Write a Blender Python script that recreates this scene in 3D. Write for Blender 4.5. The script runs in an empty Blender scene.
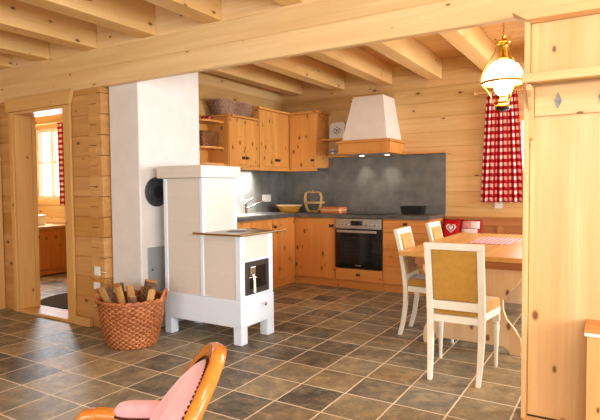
import bpy, bmesh, math, random
from mathutils import Vector, Matrix
random.seed(7)
PI = math.pi
SC = bpy.context.scene
COL = SC.collection

# ------------------------------------------------------------------ colours
def lin(c):
    c = c/255.0
    return c/12.92 if c <= .04045 else ((c+.055)/1.055)**2.4
def rgb(r, g, b): return (lin(r), lin(g), lin(b), 1)

# ------------------------------------------------------------------ node helpers
class NT:
    def __init__(s, name):
        s.m = bpy.data.materials.new(name); s.m.use_nodes = True
        s.t = s.m.node_tree; s.t.nodes.clear()
        s.out = s.n('ShaderNodeOutputMaterial')
    def n(s, typ, **kw):
        nd = s.t.nodes.new(typ)
        for k, v in kw.items(): setattr(nd, k, v)
        return nd
    def l(s, a, b): s.t.links.new(a, b)
    def set(s, sock, v):
        if isinstance(v, bpy.types.NodeSocket): s.l(v, sock)
        else: sock.default_value = v
    def math(s, op, a, b=0.0, c=None):
        nd = s.n('ShaderNodeMath', operation=op)
        s.set(nd.inputs[0], a); s.set(nd.inputs[1], b)
        if c is not None: s.set(nd.inputs[2], c)
        return nd.outputs[0]
    def vmath(s, op, a, b):
        nd = s.n('ShaderNodeVectorMath', operation=op)
        s.set(nd.inputs[0], a); s.set(nd.inputs[1], b)
        return nd.outputs[0]
    def noise(s, vec, scale=1.0, detail=3.0, rough=.5, dist=0.0):
        nd = s.n('ShaderNodeTexNoise'); s.l(vec, nd.inputs['Vector'])
        nd.inputs['Scale'].default_value = scale; nd.inputs['Detail'].default_value = detail
        nd.inputs['Roughness'].default_value = rough; nd.inputs['Distortion'].default_value = dist
        return nd.outputs['Fac']
    def ramp(s, f, stops):
        nd = s.n('ShaderNodeValToRGB'); s.l(f, nd.inputs[0])
        e = nd.color_ramp.elements
        while len(e) < len(stops): e.new(.5)
        for k, (p, c) in enumerate(stops): e[k].position = p; e[k].color = c
        return nd.outputs[0]
    def mix(s, f, a, b, mode='MIX'):
        nd = s.n('ShaderNodeMix', data_type='RGBA', blend_type=mode)
        s.set(nd.inputs[0], f); s.set(nd.inputs[6], a); s.set(nd.inputs[7], b)
        return nd.outputs[2]
    def pbsdf(s, col, rough=.5, metal=0, spec=.5, bump=None, bstr=.2, bdist=.01, **kw):
        p = s.n('ShaderNodeBsdfPrincipled')
        s.set(p.inputs['Base Color'], col); s.set(p.inputs['Roughness'], rough)
        p.inputs['Metallic'].default_value = metal
        p.inputs['Specular IOR Level'].default_value = spec
        for k, v in kw.items(): s.set(p.inputs[k.replace('_', ' ')], v)
        if bump is not None:
            b = s.n('ShaderNodeBump'); b.inputs['Strength'].default_value = bstr
            b.inputs['Distance'].default_value = bdist
            s.l(bump, b.inputs['Height']); s.l(b.outputs[0], p.inputs['Normal'])
        s.l(p.outputs[0], s.out.inputs[0]); return p

def plain(name, c, rough=.5, metal=0, spec=.5, **kw):
    t = NT(name); t.pbsdf(c, rough, metal, spec, **kw); return t.m

def mottled(name, c1, c2, scale=8, rough=.5, spec=.4, bstr=.1, detail=4, bdist=.004, metal=0, **kw):
    t = NT(name); tc = t.n('ShaderNodeTexCoord').outputs['Object']
    f = t.noise(tc, scale, detail)
    c = t.ramp(f, [(.3, c1), (.7, c2)])
    t.pbsdf(c, rough, metal, spec, bump=f, bstr=bstr, bdist=bdist, **kw); return t.m

def wood(name, light, dark, knot, axis=0, board=None, across=None, off=0.0, rough=.45, knots=.10, var=.5, spec=.35, kscale=1.0, keep=.28):
    """pine: streaky grain along `axis`, scattered knots, optional board-to-board variation across `across`"""
    t = NT(name)
    tc = t.n('ShaderNodeTexCoord').outputs['Object']
    oi = t.n('ShaderNodeObjectInfo').outputs['Random']
    offv = t.n('ShaderNodeCombineXYZ')
    r = t.math('MULTIPLY', oi, 17.0)
    for k in range(3): t.l(r, offv.inputs[k])
    sep = t.n('ShaderNodeSeparateXYZ'); t.l(tc, sep.inputs[0])
    P = t.vmath('ADD', tc, offv.outputs[0])
    if board:
        geo = t.n('ShaderNodeNewGeometry').outputs['Position']
        sg = t.n('ShaderNodeSeparateXYZ'); t.l(geo, sg.inputs[0])
        idx = t.math('FLOOR', t.math('DIVIDE', t.math('SUBTRACT', sg.outputs[across], off), board))
        wn = t.n('ShaderNodeTexWhiteNoise', noise_dimensions='1D'); t.l(idx, wn.inputs['W'])
        bo = t.n('ShaderNodeCombineXYZ'); m = t.math('MULTIPLY', wn.outputs[0], 9.0)
        for k in range(3): t.l(m, bo.inputs[k])
        P = t.vmath('ADD', P, bo.outputs[0]); bv = wn.outputs[0]
    else: bv = None
    sc = [9.0, 9.0, 9.0]; sc[axis] = .55
    g1 = t.noise(t.vmath('MULTIPLY', P, tuple(sc)), 1.0, 3, .55, .6)
    sc = [90.0, 90.0, 90.0]; sc[axis] = 2.0
    g2 = t.noise(t.vmath('MULTIPLY', P, tuple(sc)), 1.0, 2, .5)
    g = t.math('ADD', t.math('MULTIPLY', g1, .75), t.math('MULTIPLY', g2, .25))
    col = t.ramp(g, [(.32, dark), (.52, tuple((a+b)/2 for a, b in zip(light, dark))), (.66, light)])
    # knots
    o1, o2 = [k for k in range(3) if k != axis]
    spk = t.n('ShaderNodeSeparateXYZ'); t.l(P, spk.inputs[0])
    wob = t.math('MULTIPLY', t.math('SUBTRACT', g1, .5), .25)
    ca = t.math('MULTIPLY', spk.outputs[axis], 3.4*kscale)
    cb = t.math('ADD', t.math('MULTIPLY', t.math('ADD', spk.outputs[o1], spk.outputs[o2]), 6.5*kscale), wob)
    cvk = t.n('ShaderNodeCombineXYZ'); t.l(ca, cvk.inputs[0]); t.l(cb, cvk.inputs[1])
    vo = t.n('ShaderNodeTexVoronoi', voronoi_dimensions='2D'); t.l(cvk.outputs[0], vo.inputs['Vector'])
    vo.inputs['Scale'].default_value = 1.0
    sc_ = t.n('ShaderNodeSeparateXYZ'); t.l(vo.outputs['Color'], sc_.inputs[0])
    absent = t.math('GREATER_THAN', sc_.outputs[0], keep)
    size = t.math('ADD', t.math('MULTIPLY', sc_.outputs[1], 1.0), .45)
    kd = t.math('ADD', t.math('DIVIDE', vo.outputs['Distance'], size), t.math('MULTIPLY', absent, 5.0))
    kf = t.n('ShaderNodeMapRange'); t.l(kd, kf.inputs[0])
    kf.inputs[1].default_value = knots*.45; kf.inputs[2].default_value = knots; kf.inputs[3].default_value = 1; kf.inputs[4].default_value = 0
    halo = t.n('ShaderNodeMapRange'); t.l(kd, halo.inputs[0])
    halo.inputs[1].default_value = knots; halo.inputs[2].default_value = knots*2.8; halo.inputs[3].default_value = .35; halo.inputs[4].default_value = 0
    col = t.mix(halo.outputs[0], col, dark)
    col = t.mix(t.math('MULTIPLY', kf.outputs[0], .85), col, knot)
    if bv is not None:
        hs = t.n('ShaderNodeHueSaturation'); t.l(col, hs.inputs['Color'])
        t.l(t.math('ADD', t.math('MULTIPLY', bv, var*.35), 1-var*.175), hs.inputs['Value'])
        t.l(t.math('ADD', t.math('MULTIPLY', bv, -var*.2), 1+var*.1), hs.inputs['Saturation'])
        col = hs.outputs[0]
    t.pbsdf(col, rough, 0, spec, bump=g, bstr=.12, bdist=.002)
    return t.m

# ------------------------------------------------------------------ materials
H = .19; HO = .09
KN = rgb(96, 54, 26)
M = {}
wl, wd = rgb(226, 190, 134), rgb(206, 162, 102)
M['log_x'] = wood('log_wall_x', wl, wd, KN, 0, H, 2, HO)
M['log_y'] = wood('log_wall_y', wl, wd, KN, 1, H, 2, HO)
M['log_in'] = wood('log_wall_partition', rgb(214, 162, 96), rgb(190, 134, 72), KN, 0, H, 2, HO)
M['beam'] = wood('beam_pine', rgb(240, 206, 152), rgb(226, 182, 124), KN, 0, .165, 2, 2.235, knots=.07, var=.25)
M['joist'] = wood('joist_pine', rgb(238, 200, 138), rgb(222, 174, 108), KN, 1, knots=.08)
M['ceil'] = wood('ceiling_boards', rgb(228, 180, 118), rgb(208, 150, 88), KN, 0, .12, 1, 0, knots=.08)
M['cas'] = wood('casing_pine', rgb(226, 180, 114), rgb(206, 152, 86), KN, 2, knots=.07)
M['cas_x'] = wood('casing_pine_x', rgb(228, 184, 118), rgb(208, 156, 90), KN, 0, knots=.07)
M['cas_y'] = wood('casing_pine_y', rgb(226, 180, 114), rgb(206, 152, 86), KN, 1, knots=.07)
kl, kd = rgb(226, 156, 84), rgb(206, 128, 58)
KK = rgb(84, 36, 12)
M['kit_z'] = wood('kitchen_pine_z', kl, kd, KK, 2, rough=.35, knots=.12, kscale=1.2, keep=.6)
M['kit_x'] = wood('kitchen_pine_x', kl, kd, KK, 0, rough=.35, knots=.10, keep=.35)
M['kit_y'] = wood('kitchen_pine_y', kl, kd, KK, 1, rough=.35, knots=.10, keep=.35)
ul, ud = rgb(230, 168, 92), rgb(212, 142, 68)
M['up_z'] = wood('upper_pine_z', ul, ud, KK, 2, rough=.35, knots=.12, kscale=1.2, keep=.6)
M['up_x'] = wood('upper_pine_x', ul, ud, KK, 0, rough=.35, knots=.09, keep=.35)
M['up_y'] = wood('upper_pine_y', ul, ud, KK, 1, rough=.35, knots=.09, keep=.35)
M['rack'] = wood('rack_pine', rgb(232, 194, 140), rgb(216, 168, 110), KN, 2, rough=.4, knots=.10)
M['rack_x'] = wood('rack_pine_x', rgb(232, 194, 140), rgb(216, 168, 110), KN, 0, rough=.4, knots=.08)
M['table'] = wood('table_pine', rgb(232, 184, 112), rgb(214, 158, 84), KN, 1, .14, 0, 0, rough=.3, knots=.05, var=.4)
M['trestle'] = wood('trestle_pine', rgb(246, 222, 186), rgb(230, 194, 150), rgb(110, 60, 34), 2, rough=.45, knots=.14, kscale=1.1, keep=.8)
M['bench'] = wood('bench_pine', rgb(196, 134, 76), rgb(168, 102, 52), KN, 0, rough=.4, knots=.08)
M['white'] = mottled('plaster_white', rgb(226, 219, 214), rgb(234, 228, 224), 5, .8, .2, .25, 5, .01)
M['stove_w'] = plain('stove_white', rgb(230, 240, 252), .35)
# cream stove tiles with faint joints
t = NT('stove_cream'); tc = t.n('ShaderNodeTexCoord').outputs['Object']
sp = t.n('ShaderNodeSeparateXYZ'); t.l(tc, sp.inputs[0])
fz = t.math('FRACT', t.math('DIVIDE', t.math('ADD', sp.outputs[2], .05), .215))
jz = t.math('LESS_THAN', fz, .02)
t.pbsdf(t.mix(t.math('MULTIPLY', jz, .35), rgb(222, 212, 200), rgb(238, 232, 226)), .3, bump=jz, bstr=.1, bdist=.002)
M['stove_c'] = t.m
M['steel'] = plain('brushed_steel', rgb(206, 204, 200), .32, 1)
M['chrome'] = plain('chrome', rgb(220, 220, 222), .12, 1)
M['plate_steel'] = mottled('cook_plate_steel', rgb(110, 100, 90), rgb(170, 158, 142), 14, .3, .5, .05, metal=1)
M['brass_rail'] = plain('worn_brass', rgb(190, 160, 112), .3, 1)
M['brass'] = plain('polished_brass', rgb(214, 176, 84), .2, 1)
M['iron'] = plain('black_iron', rgb(38, 30, 26), .5, .3)
M['castiron'] = plain('cast_iron', rgb(74, 62, 58), .5, .5)
M['darkglass'] = plain('black_glass', rgb(10, 10, 12), .06, 0, .8)
M['ovenglass'] = plain('oven_door_glass', rgb(14, 12, 12), .08, 0, .8)
M['vent_dark'] = plain('vent_dark', rgb(64, 66, 70), .45, .4)
M['vent_darker'] = plain('vent_darker', rgb(38, 39, 42), .45, .4)
M['vent_grey'] = plain('vent_grey', rgb(164, 166, 168), .45, .2)
M['plastic'] = plain('white_plastic', rgb(236, 234, 230), .35)
M['splash'] = mottled('slate_splash', rgb(88, 88, 86), rgb(118, 117, 112), 6, .35, .5, .04, 6)
M['worktop'] = mottled('worktop_slate', rgb(74, 74, 74), rgb(104, 103, 100), 9, .3, .5, .03, 6)
M['ivory'] = plain('ivory_paint', rgb(238, 232, 216), .4)
# mustard velvet
def velvet(name, c1, c2, sc=30):
    t = NT(name); tc = t.n('ShaderNodeTexCoord').outputs['Object']
    f = t.noise(tc, sc, 4); f2 = t.noise(tc, 3.0, 2)
    g = t.math('ADD', t.math('MULTIPLY', f, .4), t.math('MULTIPLY', f2, .6))
    t.pbsdf(t.ramp(g, [(.35, c1), (.65, c2)]), .85, 0, .2, bump=f, bstr=.15, bdist=.002, Sheen_Weight=.5)
    return t.m
M['mustard'] = velvet('mustard_velvet', rgb(172, 124, 44), rgb(194, 146, 62))
M['pink'] = velvet('pink_velvet', rgb(224, 158, 166), rgb(238, 180, 186))
M['fruitwood'] = wood('fruitwood', rgb(214, 140, 58), rgb(188, 108, 36), rgb(160, 80, 20), 2, rough=.22, knots=.01, spec=.6)
M['nail'] = plain('antique_nail', rgb(96, 62, 44), .35, .9)
def wicker(name, a, b, c, weave=True):
    t = NT(name); tc = t.n('ShaderNodeTexCoord').outputs['Object']
    f = t.noise(t.vmath('MULTIPLY', tc, (60, 60, 60)), 1, 2); f2 = t.noise(tc, 6, 2)
    g = t.math('ADD', t.math('MULTIPLY', f, .65), t.math('MULTIPLY', f2, .35))
    col = t.ramp(g, [(.35, a), (.5, b), (.68, c)])
    if weave:
        uv = t.n('ShaderNodeTexCoord').outputs['UV']; su = t.n('ShaderNodeSeparateXYZ'); t.l(uv, su.inputs[0])
        row = t.math('MULTIPLY', t.math('FRACT', t.math('MULTIPLY', t.math('FLOOR', su.outputs[1]), .5)), 1.0)
        su_ = t.math('SINE', t.math('MULTIPLY', t.math('ADD', su.outputs[0], row), 2*PI))
        sv = t.math('ABSOLUTE', t.math('SINE', t.math('MULTIPLY', su.outputs[1], PI)))
        hgt = t.math('MULTIPLY', t.math('ADD', t.math('MULTIPLY', su_, .5), .5), sv)
        gap = t.ramp(hgt, [(.0, (1, 1, 1, 1)), (.30, (0, 0, 0, 1))])
        col = t.mix(t.math('MULTIPLY', gap, .75), col, tuple(x*.35 for x in a[:3])+(1,))
        t.pbsdf(col, .45, 0, .4, bump=hgt, bstr=.5, bdist=.006)
    else: t.pbsdf(col, .45, 0, .4)
    return t.m
M['wicker'] = wicker('wicker_honey', rgb(138, 70, 30), rgb(184, 108, 60), rgb(214, 144, 92))
M['wicker_dark'] = wicker('wicker_weathered', rgb(120, 78, 58), rgb(176, 134, 108), rgb(212, 180, 154))
M['wicker_brown'] = wicker('wicker_brown', rgb(96, 50, 16), rgb(140, 82, 32), rgb(168, 108, 50))
M['wicker_rim'] = wicker('wicker_honey_rim', rgb(138, 70, 30), rgb(184, 108, 60), rgb(214, 144, 92), False)
M['wicker_dark_rim'] = wicker('wicker_weathered_rim', rgb(120, 78, 58), rgb(176, 134, 108), rgb(212, 180, 154), False)
M['wicker_brown_rim'] = wicker('wicker_brown_rim', rgb(96, 50, 16), rgb(140, 82, 32), rgb(168, 108, 50), False)
M['split'] = wood('split_firewood', rgb(224, 176, 110), rgb(170, 110, 56), rgb(90, 50, 24), 2, rough=.8, knots=.03)
M['bark'] = mottled('bark', rgb(84, 58, 42), rgb(140, 104, 78), 40, .9, .2, .9, 6, .01)
M['red_cer'] = plain('red_ceramic', rgb(178, 30, 22), .3)
M['orange_cer'] = plain('orange_glaze', rgb(206, 140, 52), .25)
M['rust_cer'] = plain('rust_glaze', rgb(206, 116, 62), .3)
M['cream_cer'] = plain('cream_glaze', rgb(238, 214, 172), .25)
M['rattan'] = plain('pale_rattan', rgb(222, 178, 112), .45)
M['porc'] = plain('porcelain', rgb(236, 234, 228), .2)
M['blue'] = plain('blue_glaze', rgb(120, 140, 176), .3)
M['green'] = plain('green_glaze', rgb(110, 130, 96), .4)
M['rose'] = plain('rose_glaze', rgb(176, 120, 110), .4)
M['black_mat'] = plain('black_matt', rgb(24, 20, 20), .5)
M['hood_w'] = mottled('hood_plaster', rgb(238, 228, 218), rgb(244, 236, 228), 6, .75, .2, .1)
M['mirror'] = mottled('diamond_inlay', rgb(100, 104, 106), rgb(150, 152, 150), 60, .35, .6, .3)
M['dark_disc'] = mottled('disc_dark', rgb(70, 60, 52), rgb(88, 76, 66), 60, .95, .1, .3)
M['red_fab'] = mottled('red_fabric', rgb(168, 20, 30), rgb(188, 32, 42), 60, .9, .1, .3)
M['lace'] = mottled('lace', rgb(226, 206, 206), rgb(240, 226, 224), 50, .9, .1, .3)
M['grey_emb'] = plain('grey_embroidery', rgb(120, 96, 110), .9)
M['pinkfab'] = mottled('rose_fabric', rgb(206, 132, 138), rgb(220, 156, 160), 50, .9, .1, .3)

def gingham(name, red, pinkc, white, per, ax=(0, 2), uv=False):
    t = NT(name); tcn = t.n('ShaderNodeTexCoord'); tc = tcn.outputs['UV' if uv else 'Object']
    sp = t.n('ShaderNodeSeparateXYZ'); t.l(tc, sp.inputs[0])
    a = t.math('LESS_THAN', t.math('FRACT', t.math('DIVIDE', t.math('ADD', sp.outputs[ax[0]], 10), per)), .5)
    b = t.math('LESS_THAN', t.math('FRACT', t.math('DIVIDE', t.math('ADD', sp.outputs[ax[1]], 10), per)), .5)
    s = t.math('MULTIPLY', t.math('ADD', a, b), .5)
    c = t.ramp(s, [(0, white), (.5, pinkc), (1, red)])
    for nd in t.t.nodes:
        if nd.type == 'VALTORGB': nd.color_ramp.interpolation = 'LINEAR'
    t.pbsdf(c, .9, 0, .1); return t.m
M['gingham'] = gingham('red_gingham', rgb(140, 10, 22), rgb(190, 44, 56), rgb(240, 226, 222), .083, (0, 1), True)
M['runner'] = gingham('pale_gingham', rgb(190, 80, 96), rgb(224, 160, 168), rgb(246, 236, 236), .046, (0, 1))

# floor slate
def slate():
    t = NT('slate_floor_tiles'); T = .32
    geo = t.n('ShaderNodeNewGeometry').outputs['Position']
    sp = t.n('ShaderNodeSeparateXYZ'); t.l(geo, sp.inputs[0])
    wob = t.noise(geo, 9.0, 3)
    w = t.math('MULTIPLY', t.math('SUBTRACT', wob, .5), .010)
    u = t.math('DIVIDE', t.math('ADD', t.math('SUBTRACT', sp.outputs[0], .1554-32), w), T)
    v = t.math('DIVIDE', t.math('ADD', t.math('SUBTRACT', sp.outputs[1], .0215-32), w), T)
    fu, fv = t.math('FRACT', u), t.math('FRACT', v)
    du = t.math('MINIMUM', fu, t.math('SUBTRACT', 1.0, fu)); dv = t.math('MINIMUM', fv, t.math('SUBTRACT', 1.0, fv))
    d = t.math('MINIMUM', du, dv)
    grout = t.n('ShaderNodeMapRange'); t.l(d, grout.inputs[0]); grout.inputs[1].default_value = .012; grout.inputs[2].default_value = .019
    grout.inputs[3].default_value = 1; grout.inputs[4].default_value = 0
    iu, iv = t.math('FLOOR', u), t.math('FLOOR', v)
    cv = t.n('ShaderNodeCombineXYZ'); t.l(iu, cv.inputs[0]); t.l(iv, cv.inputs[1])
    wn = t.n('ShaderNodeTexWhiteNoise', noise_dimensions='3D'); t.l(cv.outputs[0], wn.inputs[0])
    tile = t.ramp(wn.outputs['Value'], [(0, rgb(66, 66, 66)), (.25, rgb(128, 122, 106)), (.45, rgb(174, 158, 124)), (.6, rgb(92, 90, 86)), (.8, rgb(198, 168, 118)), (1, rgb(140, 138, 128))])
    P = t.vmath('ADD', geo, t.vmath('MULTIPLY', wn.outputs['Color'], (7, 7, 7)))
    n1 = t.noise(P, 7.0, 9, .70, .35); n2 = t.noise(P, 38.0, 5, .65)
    c2 = t.ramp(n1, [(.36, rgb(64, 62, 60)), (.5, rgb(138, 130, 110)), (.62, rgb(214, 188, 140))])
    col = t.mix(.40, tile, c2)
    vein = t.ramp(t.noise(P, 3.0, 5, .6, 2.5), [(.485, (0, 0, 0, 1)), (.5, (1, 1, 1, 1)), (.515, (0, 0, 0, 1))])
    col = t.mix(t.math('MULTIPLY', vein, .30), col, rgb(214, 200, 172))
    col = t.mix(t.math('MULTIPLY', n2, .25), col, rgb(60, 56, 52))
    col = t.mix(grout.outputs[0], col, rgb(240, 226, 202))
    h = t.math('SUBTRACT', t.math('ADD', t.math('MULTIPLY', n1, .5), t.math('MULTIPLY', n2, .15)), t.math('MULTIPLY', grout.outputs[0], .5))
    rough = t.math('ADD', t.math('MULTIPLY', n2, .3), .34)
    t.pbsdf(col, rough, 0, .35, bump=h, bstr=.5, bdist=.006)
    return t.m
M['floor'] = slate()

def glassmat():
    t = NT('window_glass'); tr = t.n('ShaderNodeBsdfTransparent'); gl = t.n('ShaderNodeBsdfGlossy'); gl.inputs['Roughness'].default_value = .02
    mx = t.n('ShaderNodeMixShader'); mx.inputs[0].default_value = .08
    t.l(tr.outputs[0], mx.inputs[1]); t.l(gl.outputs[0], mx.inputs[2]); t.l(mx.outputs[0], t.out.inputs[0]); return t.m
M['glass'] = glassmat()
def emis(name, c, s):
    t = NT(name); p = t.pbsdf(c, .3); p.inputs['Emission Color'].default_value = c; p.inputs['Emission Strength'].default_value = s; return t.m
M['opal'] = emis('lit_opal_glass', rgb(255, 238, 208), 5.0)
M['bulb'] = emis('lit_bulb_glass', rgb(255, 232, 196), 30.0)
M['spot'] = emis('lit_spot_lens', rgb(255, 236, 205), 8.0)

# ------------------------------------------------------------------ mesh builder
class MB:
    def __init__(s): s.v = []; s.f = []; s.mi = []; s.uv = None
    def add(s, vs, fs, mi=0):
        o = len(s.v); s.v += [Vector(p) for p in vs]
        s.f += [tuple(i+o for i in f) for f in fs]; s.mi += [mi]*len(fs); return s
    def box(s, x0, x1, y0, y1, z0, z1, mi=0):
        if x0 > x1: x0, x1 = x1, x0
        if y0 > y1: y0, y1 = y1, y0
        if z0 > z1: z0, z1 = z1, z0
        vs = [(x0,y0,z0),(x1,y0,z0),(x1,y1,z0),(x0,y1,z0),(x0,y0,z1),(x1,y0,z1),(x1,y1,z1),(x0,y1,z1)]
        return s.add(vs, [(0,3,2,1),(4,5,6,7),(0,1,5,4),(1,2,6,5),(2,3,7,6),(3,0,4,7)], mi)
    def hexa(s, bot, top, mi=0):
        return s.add(list(bot)+list(top), [(0,3,2,1),(4,5,6,7),(0,1,5,4),(1,2,6,5),(2,3,7,6),(3,0,4,7)], mi)
    def prism(s, poly, a0, a1, ax, mi=0):
        """2-D polygon extruded along axis ax from a0 to a1"""
        n = len(poly)
        def P(p, a):
            if ax == 0: return (a, p[0], p[1])
            if ax == 1: return (p[0], a, p[1])
            return (p[0], p[1], a)
        vs = [P(p, a0) for p in poly]+[P(p, a1) for p in poly]
        fs = [tuple(range(n)), tuple(range(2*n-1, n-1, -1))]+[(i, i+n, (i+1) % n+n, (i+1) % n) for i in range(n)]
        return s.add(vs, fs, mi)
    def lathe(s, prof, c=(0,0,0), seg=24, axis=2, mi=0, closed=False):
        n = len(prof); vs = []
        for k in range(seg):
            a = 2*PI*k/seg
            for r, h in prof:
                p = (r*math.cos(a), r*math.sin(a), h)
                if axis == 0: p = (p[2], p[0], p[1])
                elif axis == 1: p = (p[0], p[2], p[1])
                vs.append((p[0]+c[0], p[1]+c[1], p[2]+c[2]))
        fs = []
        m = n if closed else n-1
        for k in range(seg):
            k2 = (k+1) % seg
            for i in range(m):
                j = (i+1) % n
                fs.append((k*n+i, k2*n+i, k2*n+j, k*n+j))
        return s.add(vs, fs, mi)
    def tube(s, pts, r, seg=8, closed=False, mi=0, flat=1.0, up=(0,0,1)):
        pts = [Vector(p) for p in pts]; n = len(pts); vs = []
        rs = r if isinstance(r, (list, tuple)) else [r]*n
        prev = None
        for i, p in enumerate(pts):
            if closed: d = pts[(i+1) % n]-pts[i-1]
            else: d = pts[min(i+1, n-1)]-pts[max(i-1, 0)]
            d.normalize()
            if prev is None:
                u = Vector(up); 
                if abs(u.dot(d)) > .95: u = Vector((1, 0, 0))
            else: u = prev
            u = (u-d*u.dot(d)).normalized(); w = d.cross(u); prev = u
            for k in range(seg):
                a = 2*PI*k/seg
                vs.append(p+u*(math.cos(a)*rs[i])+w*(math.sin(a)*rs[i]*flat))
        fs = []
        for i in range(n if closed else n-1):
            i2 = (i+1) % n
            for k in range(seg):
                k2 = (k+1) % seg
                fs.append((i*seg+k, i*seg+k2, i2*seg+k2, i2*seg+k))
        if not closed: fs += [tuple(range(seg))[::-1], tuple(range((n-1)*seg, n*seg))]
        return s.add(vs, fs, mi)
    def sphere(s, c, r, seg=12, rings=8, mi=0, sc=(1,1,1)):
        vs = []
        for i in range(rings+1):
            th = PI*i/rings
            for k in range(seg):
                a = 2*PI*k/seg
                vs.append((c[0]+r*sc[0]*math.sin(th)*math.cos(a), c[1]+r*sc[1]*math.sin(th)*math.sin(a), c[2]+r*sc[2]*math.cos(th)))
        fs = []
        for i in range(rings):
            for k in range(seg):
                k2 = (k+1) % seg
                fs.append((i*seg+k, (i+1)*seg+k, (i+1)*seg+k2, i*seg+k2))
        return s.add(vs, fs, mi)
    def xf(s, mat, start=0):
        for i in range(start, len(s.v)): s.v[i] = mat @ s.v[i]
        return s
    def build(s, name, mat, parent=None, bevel=0, smooth=False, origin=None, seg=2, auto=None):
        if parent is not None: o0 = parent_world(parent)
        elif origin is not None: o0 = Vector(origin)
        else:
            xs = [p.x for p in s.v]; ys = [p.y for p in s.v]; zs = [p.z for p in s.v]
            o0 = Vector(((min(xs)+max(xs))/2, (min(ys)+max(ys))/2, min(zs)))
        me = bpy.data.meshes.new(name)
        base = o0
        if parent is not None:
            R = parent['_rot'] if '_rot' in parent else 0
        me.from_pydata([tuple(p-base) for p in s.v], [], s.f)
        mats = mat if isinstance(mat, (list, tuple)) else [mat]
        for mm in mats: me.materials.append(mm)
        for p, i in zip(me.polygons, s.mi): p.material_index = i
        if s.uv:
            ul = me.uv_layers.new(name='UVMap')
            for lp in me.loops: ul.data[lp.index].uv = s.uv[lp.vertex_index]
        bm = bmesh.new(); bm.from_mesh(me)
        bmesh.ops.recalc_face_normals(bm, faces=bm.faces)
        bm.to_mesh(me); bm.free()
        if smooth:
            for p in me.polygons: p.use_smooth = True
            if smooth != 'all':
                try: me.set_sharp_from_angle(angle=math.radians(40))
                except Exception: pass
        me.update()
        ob = bpy.data.objects.new(name, me); COL.objects.link(ob)
        if parent is not None: ob.parent = parent
        else: ob.location = o0
        if bevel:
            b = ob.modifiers.new('bevel', 'BEVEL'); b.width = bevel; b.segments = seg; b.limit_method = 'ANGLE'; b.angle_limit = math.radians(50)
            b.harden_normals = False
        return ob

def parent_world(o):
    v = Vector(o.location)
    while o.parent: o = o.parent; v = v+Vector(o.location)
    return v
def tag(o, label=None, cat=None, group=None, kind=None):
    if label: o['label'] = label
    if cat: o['category'] = cat
    if group: o['group'] = group
    if kind: o['kind'] = kind
    return o
def thing(name, label, cat, loc=(0,0,0), group=None):
    o = bpy.data.objects.new(name, None); COL.objects.link(o); o.location = loc; o.empty_display_size = .1
    return tag(o, label, cat, group)
def struct(o): o['kind'] = 'structure'; return o
def kids(o): return [c for c in COL.objects if c.parent == o]
def copy_tree(o, parent=None, first=True):
    c = o.copy(); COL.objects.link(c); c.parent = parent
    for ch in kids(o): copy_tree(ch, c)
    return c
def bx(*a): return MB().box(*a)

# wall made of log courses, in plane X or Y, with holes
def logwall(name, mat, ax, front, back, a0, a1, z0, z1, holes=(), h=H, off=HO, ch=.007):
    """ax=1: wall lies in a Y plane, runs along X.  front = visible face coordinate"""
    mb = MB()
    zs = {z0, z1}
    k = math.ceil((z0-off)/h-1e-6)
    cb = []
    while off+k*h < z1-1e-6:
        if off+k*h > z0+1e-6: zs.add(round(off+k*h, 5)); cb.append(round(off+k*h, 5))
        k += 1
    for (u0, u1, w0, w1) in holes:
        for q in (w0, w1):
            if z0 < q < z1: zs.add(q)
    zs = sorted(zs)
    s = 1 if back > front else -1
    for za, zb in zip(zs[:-1], zs[1:]):
        cuts = sorted([(u0, u1) for (u0, u1, w0, w1) in holes if w0 < (za+zb)/2 < w1])
        segs = []; cur = a0
        for u0, u1 in cuts:
            if u0 > cur: segs.append((cur, u0))
            cur = max(cur, u1)
        if cur < a1: segs.append((cur, a1))
        ca = ch if za in cb else 0; cc = ch if zb in cb else 0
        poly = [(front+s*ca, za), (back-s*ca, za), (back, za+ca), (back, zb-cc), (back-s*cc, zb), (front+s*cc, zb), (front, zb-cc), (front, za+ca)]
        q = []
        for p in poly:
            if not q or (abs(p[0]-q[-1][0])+abs(p[1]-q[-1][1])) > 1e-6: q.append(p)
        for u0, u1 in segs:
            # polygon given as (depth, z)
            if ax == 1: mb.prism(q, u0, u1, 0)
            else:
                n = len(q)
                vs = [(p[0], u0, p[1]) for p in q]+[(p[0], u1, p[1]) for p in q]
                mb.add(vs, [tuple(range(n)), tuple(range(2*n-1, n-1, -1))]+[(i, i+n, (i+1) % n+n, (i+1) % n) for i in range(n)])
    return struct(mb.build(name, mat, origin=(0, 0, 0)))

ZC = 2.90
# ================================================================== SETTING
fl = bx(-8.8, 3.2, -3.4, 6.8, -.10, 0).build('floor', M['floor'], origin=(0,0,0)); struct(fl)
cl = bx(-8.8, 3.2, -3.4, 6.8, ZC, ZC+.1).build('ceiling', M['ceil'], origin=(0,0,0)); struct(cl)
# log walls
logwall('wall_back', M['log_x'], 1, 6.58, 6.74, -4.45, 3.0, 0, ZC, holes=[(-1.02, .05, 1.17, 2.12)])
logwall('wall_kitchen_left', M['log_y'], 0, -4.30, -4.44, 3.36, 6.58, 0, ZC)
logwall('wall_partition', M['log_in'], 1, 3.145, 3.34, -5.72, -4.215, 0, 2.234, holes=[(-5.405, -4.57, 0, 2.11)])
logwall('wall_left', M['log_y'], 0, -5.72, -5.86, -3.2, 3.34, 0, ZC)
logwall('wall_front', M['log_x'], 1, -3.2, -3.34, -5.86, 3.0, 0, ZC, holes=[(-2.6, -.6, .9, 2.3), (.2, 2.2, .9, 2.3)])
logwall('wall_right', M['log_y'], 0, 3.0, 3.14, -3.2, 6.6, 0, ZC, holes=[(-1.6, .6, .8, 2.3), (1.2, 2.6, .8, 2.3), (4.2, 5.8, .9, 2.2)])
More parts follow.
